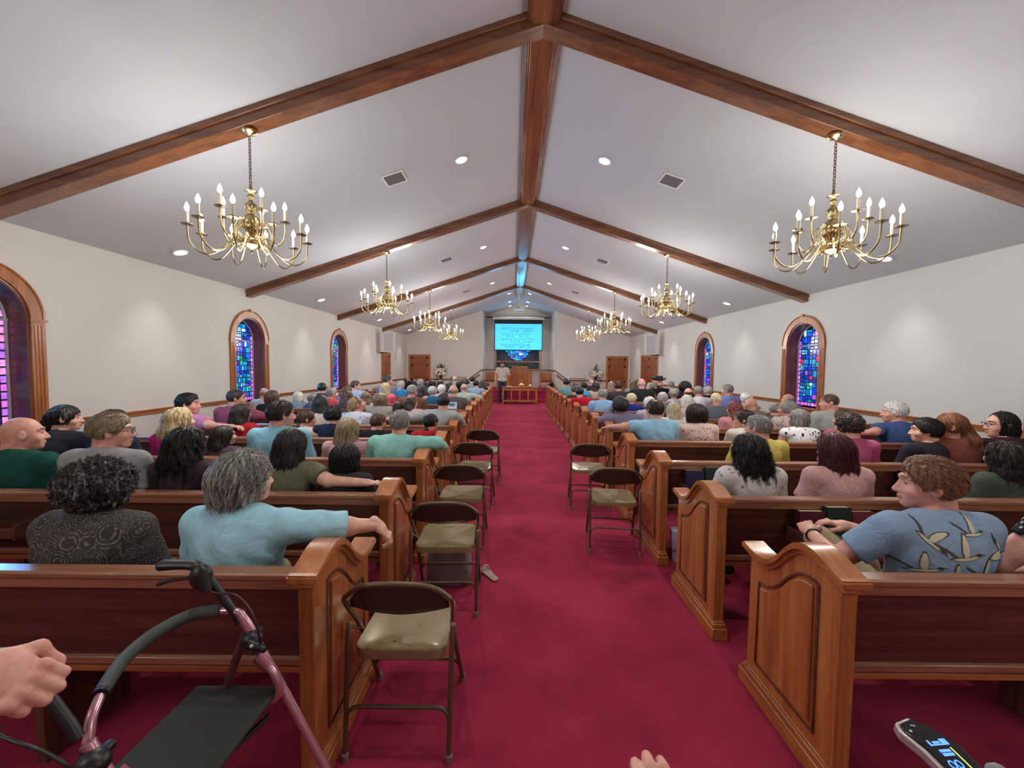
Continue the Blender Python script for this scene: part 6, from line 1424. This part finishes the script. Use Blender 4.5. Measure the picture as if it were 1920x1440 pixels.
# ---------------------------------------------------------------- ducks printed on the near right shirt
def duck_print(root, so):
    ALLV = ALLF = None
    from mathutils.bvhtree import BVHTree
    me = so.data; bv = BVHTree.FromPolygons([v.co.copy() for v in me.vertices], [tuple(p.vertices) for p in me.polygons])
    body = [(-.085, .002), (-.055, .012), (-.01, .013), (.03, .010), (.055, .014), (.075, .019), (.088, .012), (.108, .008), (.088, .004), (.07, .001), (.04, -.008), (0, -.013), (-.05, -.008)]
    wing = [(-.016, .010), (-.022, .04), (-.006, .085), (.022, .125), (.034, .118), (.032, .08), (.022, .04), (.014, .012)]; wing2 = [(-.03, .002), (-.08, .055), (-.125, .085), (-.12, .068), (-.075, .03), (-.045, -.006)]
    head = [(.052, .016), (.07, .022), (.082, .014), (.082, .004), (.066, .002), (.055, .006)]
    mats = [mat('duck_ink', srgb(66, 66, 60), .85), mat('duck_cream', srgb(196, 188, 164), .85), mat('duck_green', srgb(38, 58, 48), .85)]
    def patch(poly, cx, cz, ang, s, mi, off):
        nonlocal ALLV, ALLF
        # fill polygon with a fine grid and drape it on the cloth from behind
        P = [(cx+s*(u*math.cos(ang)-v*math.sin(ang)), cz+s*(u*math.sin(ang)+v*math.cos(ang))) for u, v in poly]
        bm = bmesh.new(); vs = [bm.verts.new((u, 0, v)) for u, v in P]; bm.faces.new(vs)
        bmesh.ops.triangulate(bm, faces=bm.faces[:]); 
        for _ in range(3): bmesh.ops.subdivide_edges(bm, edges=[e for e in bm.edges if e.calc_length() > .010], cuts=1, use_grid_fill=False)
        bmesh.ops.triangulate(bm, faces=bm.faces[:])
        V = []; ok = {}
        for v in bm.verts:
            h = bv.ray_cast(Vector((v.co.x, -1, v.co.z)), Vector((0, 1, 0)))
            ok[v.index if v.index >= 0 else 0] = 1
            V.append((h[0]+h[1]*off) if h[0] is not None else None)
        bm.verts.index_update(); F = [[x.index for x in f.verts] for f in bm.faces if all(V[x.index] is not None for x in f.verts)]
        n = len(ALLV[mi]); ALLV[mi].extend([v if v is not None else Vector((0, 0, .9)) for v in V]); ALLF[mi].extend([[i+n for i in f] for f in F]); bm.free()
    for (cx, cz, ang, s) in ((-.02, .905, .12, .72), (.035, .99, .05, .55), (-.13, .955, -.85, .62), (.165, .915, 1.9, .72), (.06, .83, .08, .62), (-.14, .84, .3, .6), (.20, .84, -.4, .55), (-.04, .81, .4, .6), (-.06, .74, .3, .7), (.10, .73, -.2, .7)):
        o = .0018; ALLV = [[], [], []]; ALLF = [[], [], []]
        patch(body, cx, cz, ang, s*1.04, 0, o); patch([(u*.86, v*.72-.001) for u, v in body], cx, cz, ang, s, 1, o+.0007); patch(head, cx, cz, ang, s, 2, o+.0014)
        patch(wing, cx, cz, ang, s*1.03, 0, o+.0004); patch([(u*.86+.001, v*.94) for u, v in wing], cx, cz, ang, s, 1, o+.0012); patch(wing2, cx, cz, ang, s, 0, o)
        V = ALLV[0]+ALLV[1]+ALLV[2]; n1 = len(ALLV[0]); n2 = n1+len(ALLV[1])
        F = ALLF[0]+[[q+n1 for q in f] for f in ALLF[1]]+[[q+n2 for q in f] for f in ALLF[2]]
        if F: mesh_obj('printed_duck', V, F, mats, so, smooth=180, midx=[0]*len(ALLF[0])+[1]*len(ALLF[1])+[2]*len(ALLF[2]))
duck_print(duck[0], duck[1])
# wrist band on the duck-shirt man
J = duck[3]; wr = np.array(J['wrL']); el = np.array(J['elL']); d = (wr-el)/np.linalg.norm(wr-el); c = wr-d*.035; u = np.cross(d, (0, 0, 1)); u /= np.linalg.norm(u); v = np.cross(d, u)
m = MB(); m.tube([tuple(c+.032*(math.cos(a)*u+math.sin(a)*v)) for a in [2*pi*i/20 for i in range(20)]], .005, 6, closed=True); m.V = [tuple(x) for x in duck[2](np.array(m.V))]; m.build('wrist_band', M_black, duck[0], smooth=60)
# booklet propped on a pew
r = empty('booklet', (at(847, 766, ROWY[6]+.0).x, ROWY[6]+.025, .876)); r.rotation_euler = (-.12, 0, 0); m = MB(); m.box(-.085, .085, -.004, .004, 0, .12); m.build('cover', mat('booklet_white', srgb(206, 218, 228), .6), r); m = MB(); m.box(-.05, .05, -.0048, -.004, .05, .10); m.build('cover_picture', mat('booklet_blue', srgb(70, 120, 160), .6), r)
tag(r, 'white booklet with a blue picture standing on the seventh left pew', 'booklet')
# ---------------------------------------------------------------- hands at the picture edges
def loose_hand(wr, d, up, left, curl, label, fore, el_off, skin='p'):
    V, F = place_hand(wr, d, up, left, curl, .0032, 1.0); w = np.array(wr, float); e = w+np.array(el_off)
    f = lambda P: sd_cone(P, w, e, .028, .042)
    V2, F2 = surf(f, np.minimum(w, e)-.06, np.maximum(w, e)+.06, .006)
    o = fast_mesh('person', np.concatenate([V, V2])-w, np.concatenate([F, F2+len(V)]), skin_mat(SK[skin])); o.location = tuple(w)
    a = w+(e-w)*.45; V3, F3 = surf(lambda P: np.maximum(sd_cone(P, a, e, .047, .056), -((P-a.astype(f4))@((e-w)/np.linalg.norm(e-w)).astype(f4))), np.minimum(a, e)-.08, np.maximum(a, e)+.08, .008)
    fast_mesh('sleeve', V3-w, F3, fore, o); tag(o, label, 'person'); return o
wl = at(-62, 1262, .60)
loose_hand(tuple(wl), (.9, .15, -.35), (.2, -.55, .75), False, 1.25, 'person gripping the walker handle, only the clenched hand showing at left edge', c_('grey_sleeve_n', (96, 92, 96)), (-.22, -.08, -.03))
wr_ = at(1262, 1660, .50)
loose_hand(tuple(wr_), (-.05, .35, .95), (-.1, -.95, .3), False, .95, 'person resting a hand at the bottom edge, only knuckles and thumb showing', c_('dark_sleeve_n', (50, 48, 56)), (.06, -.16, -.16))
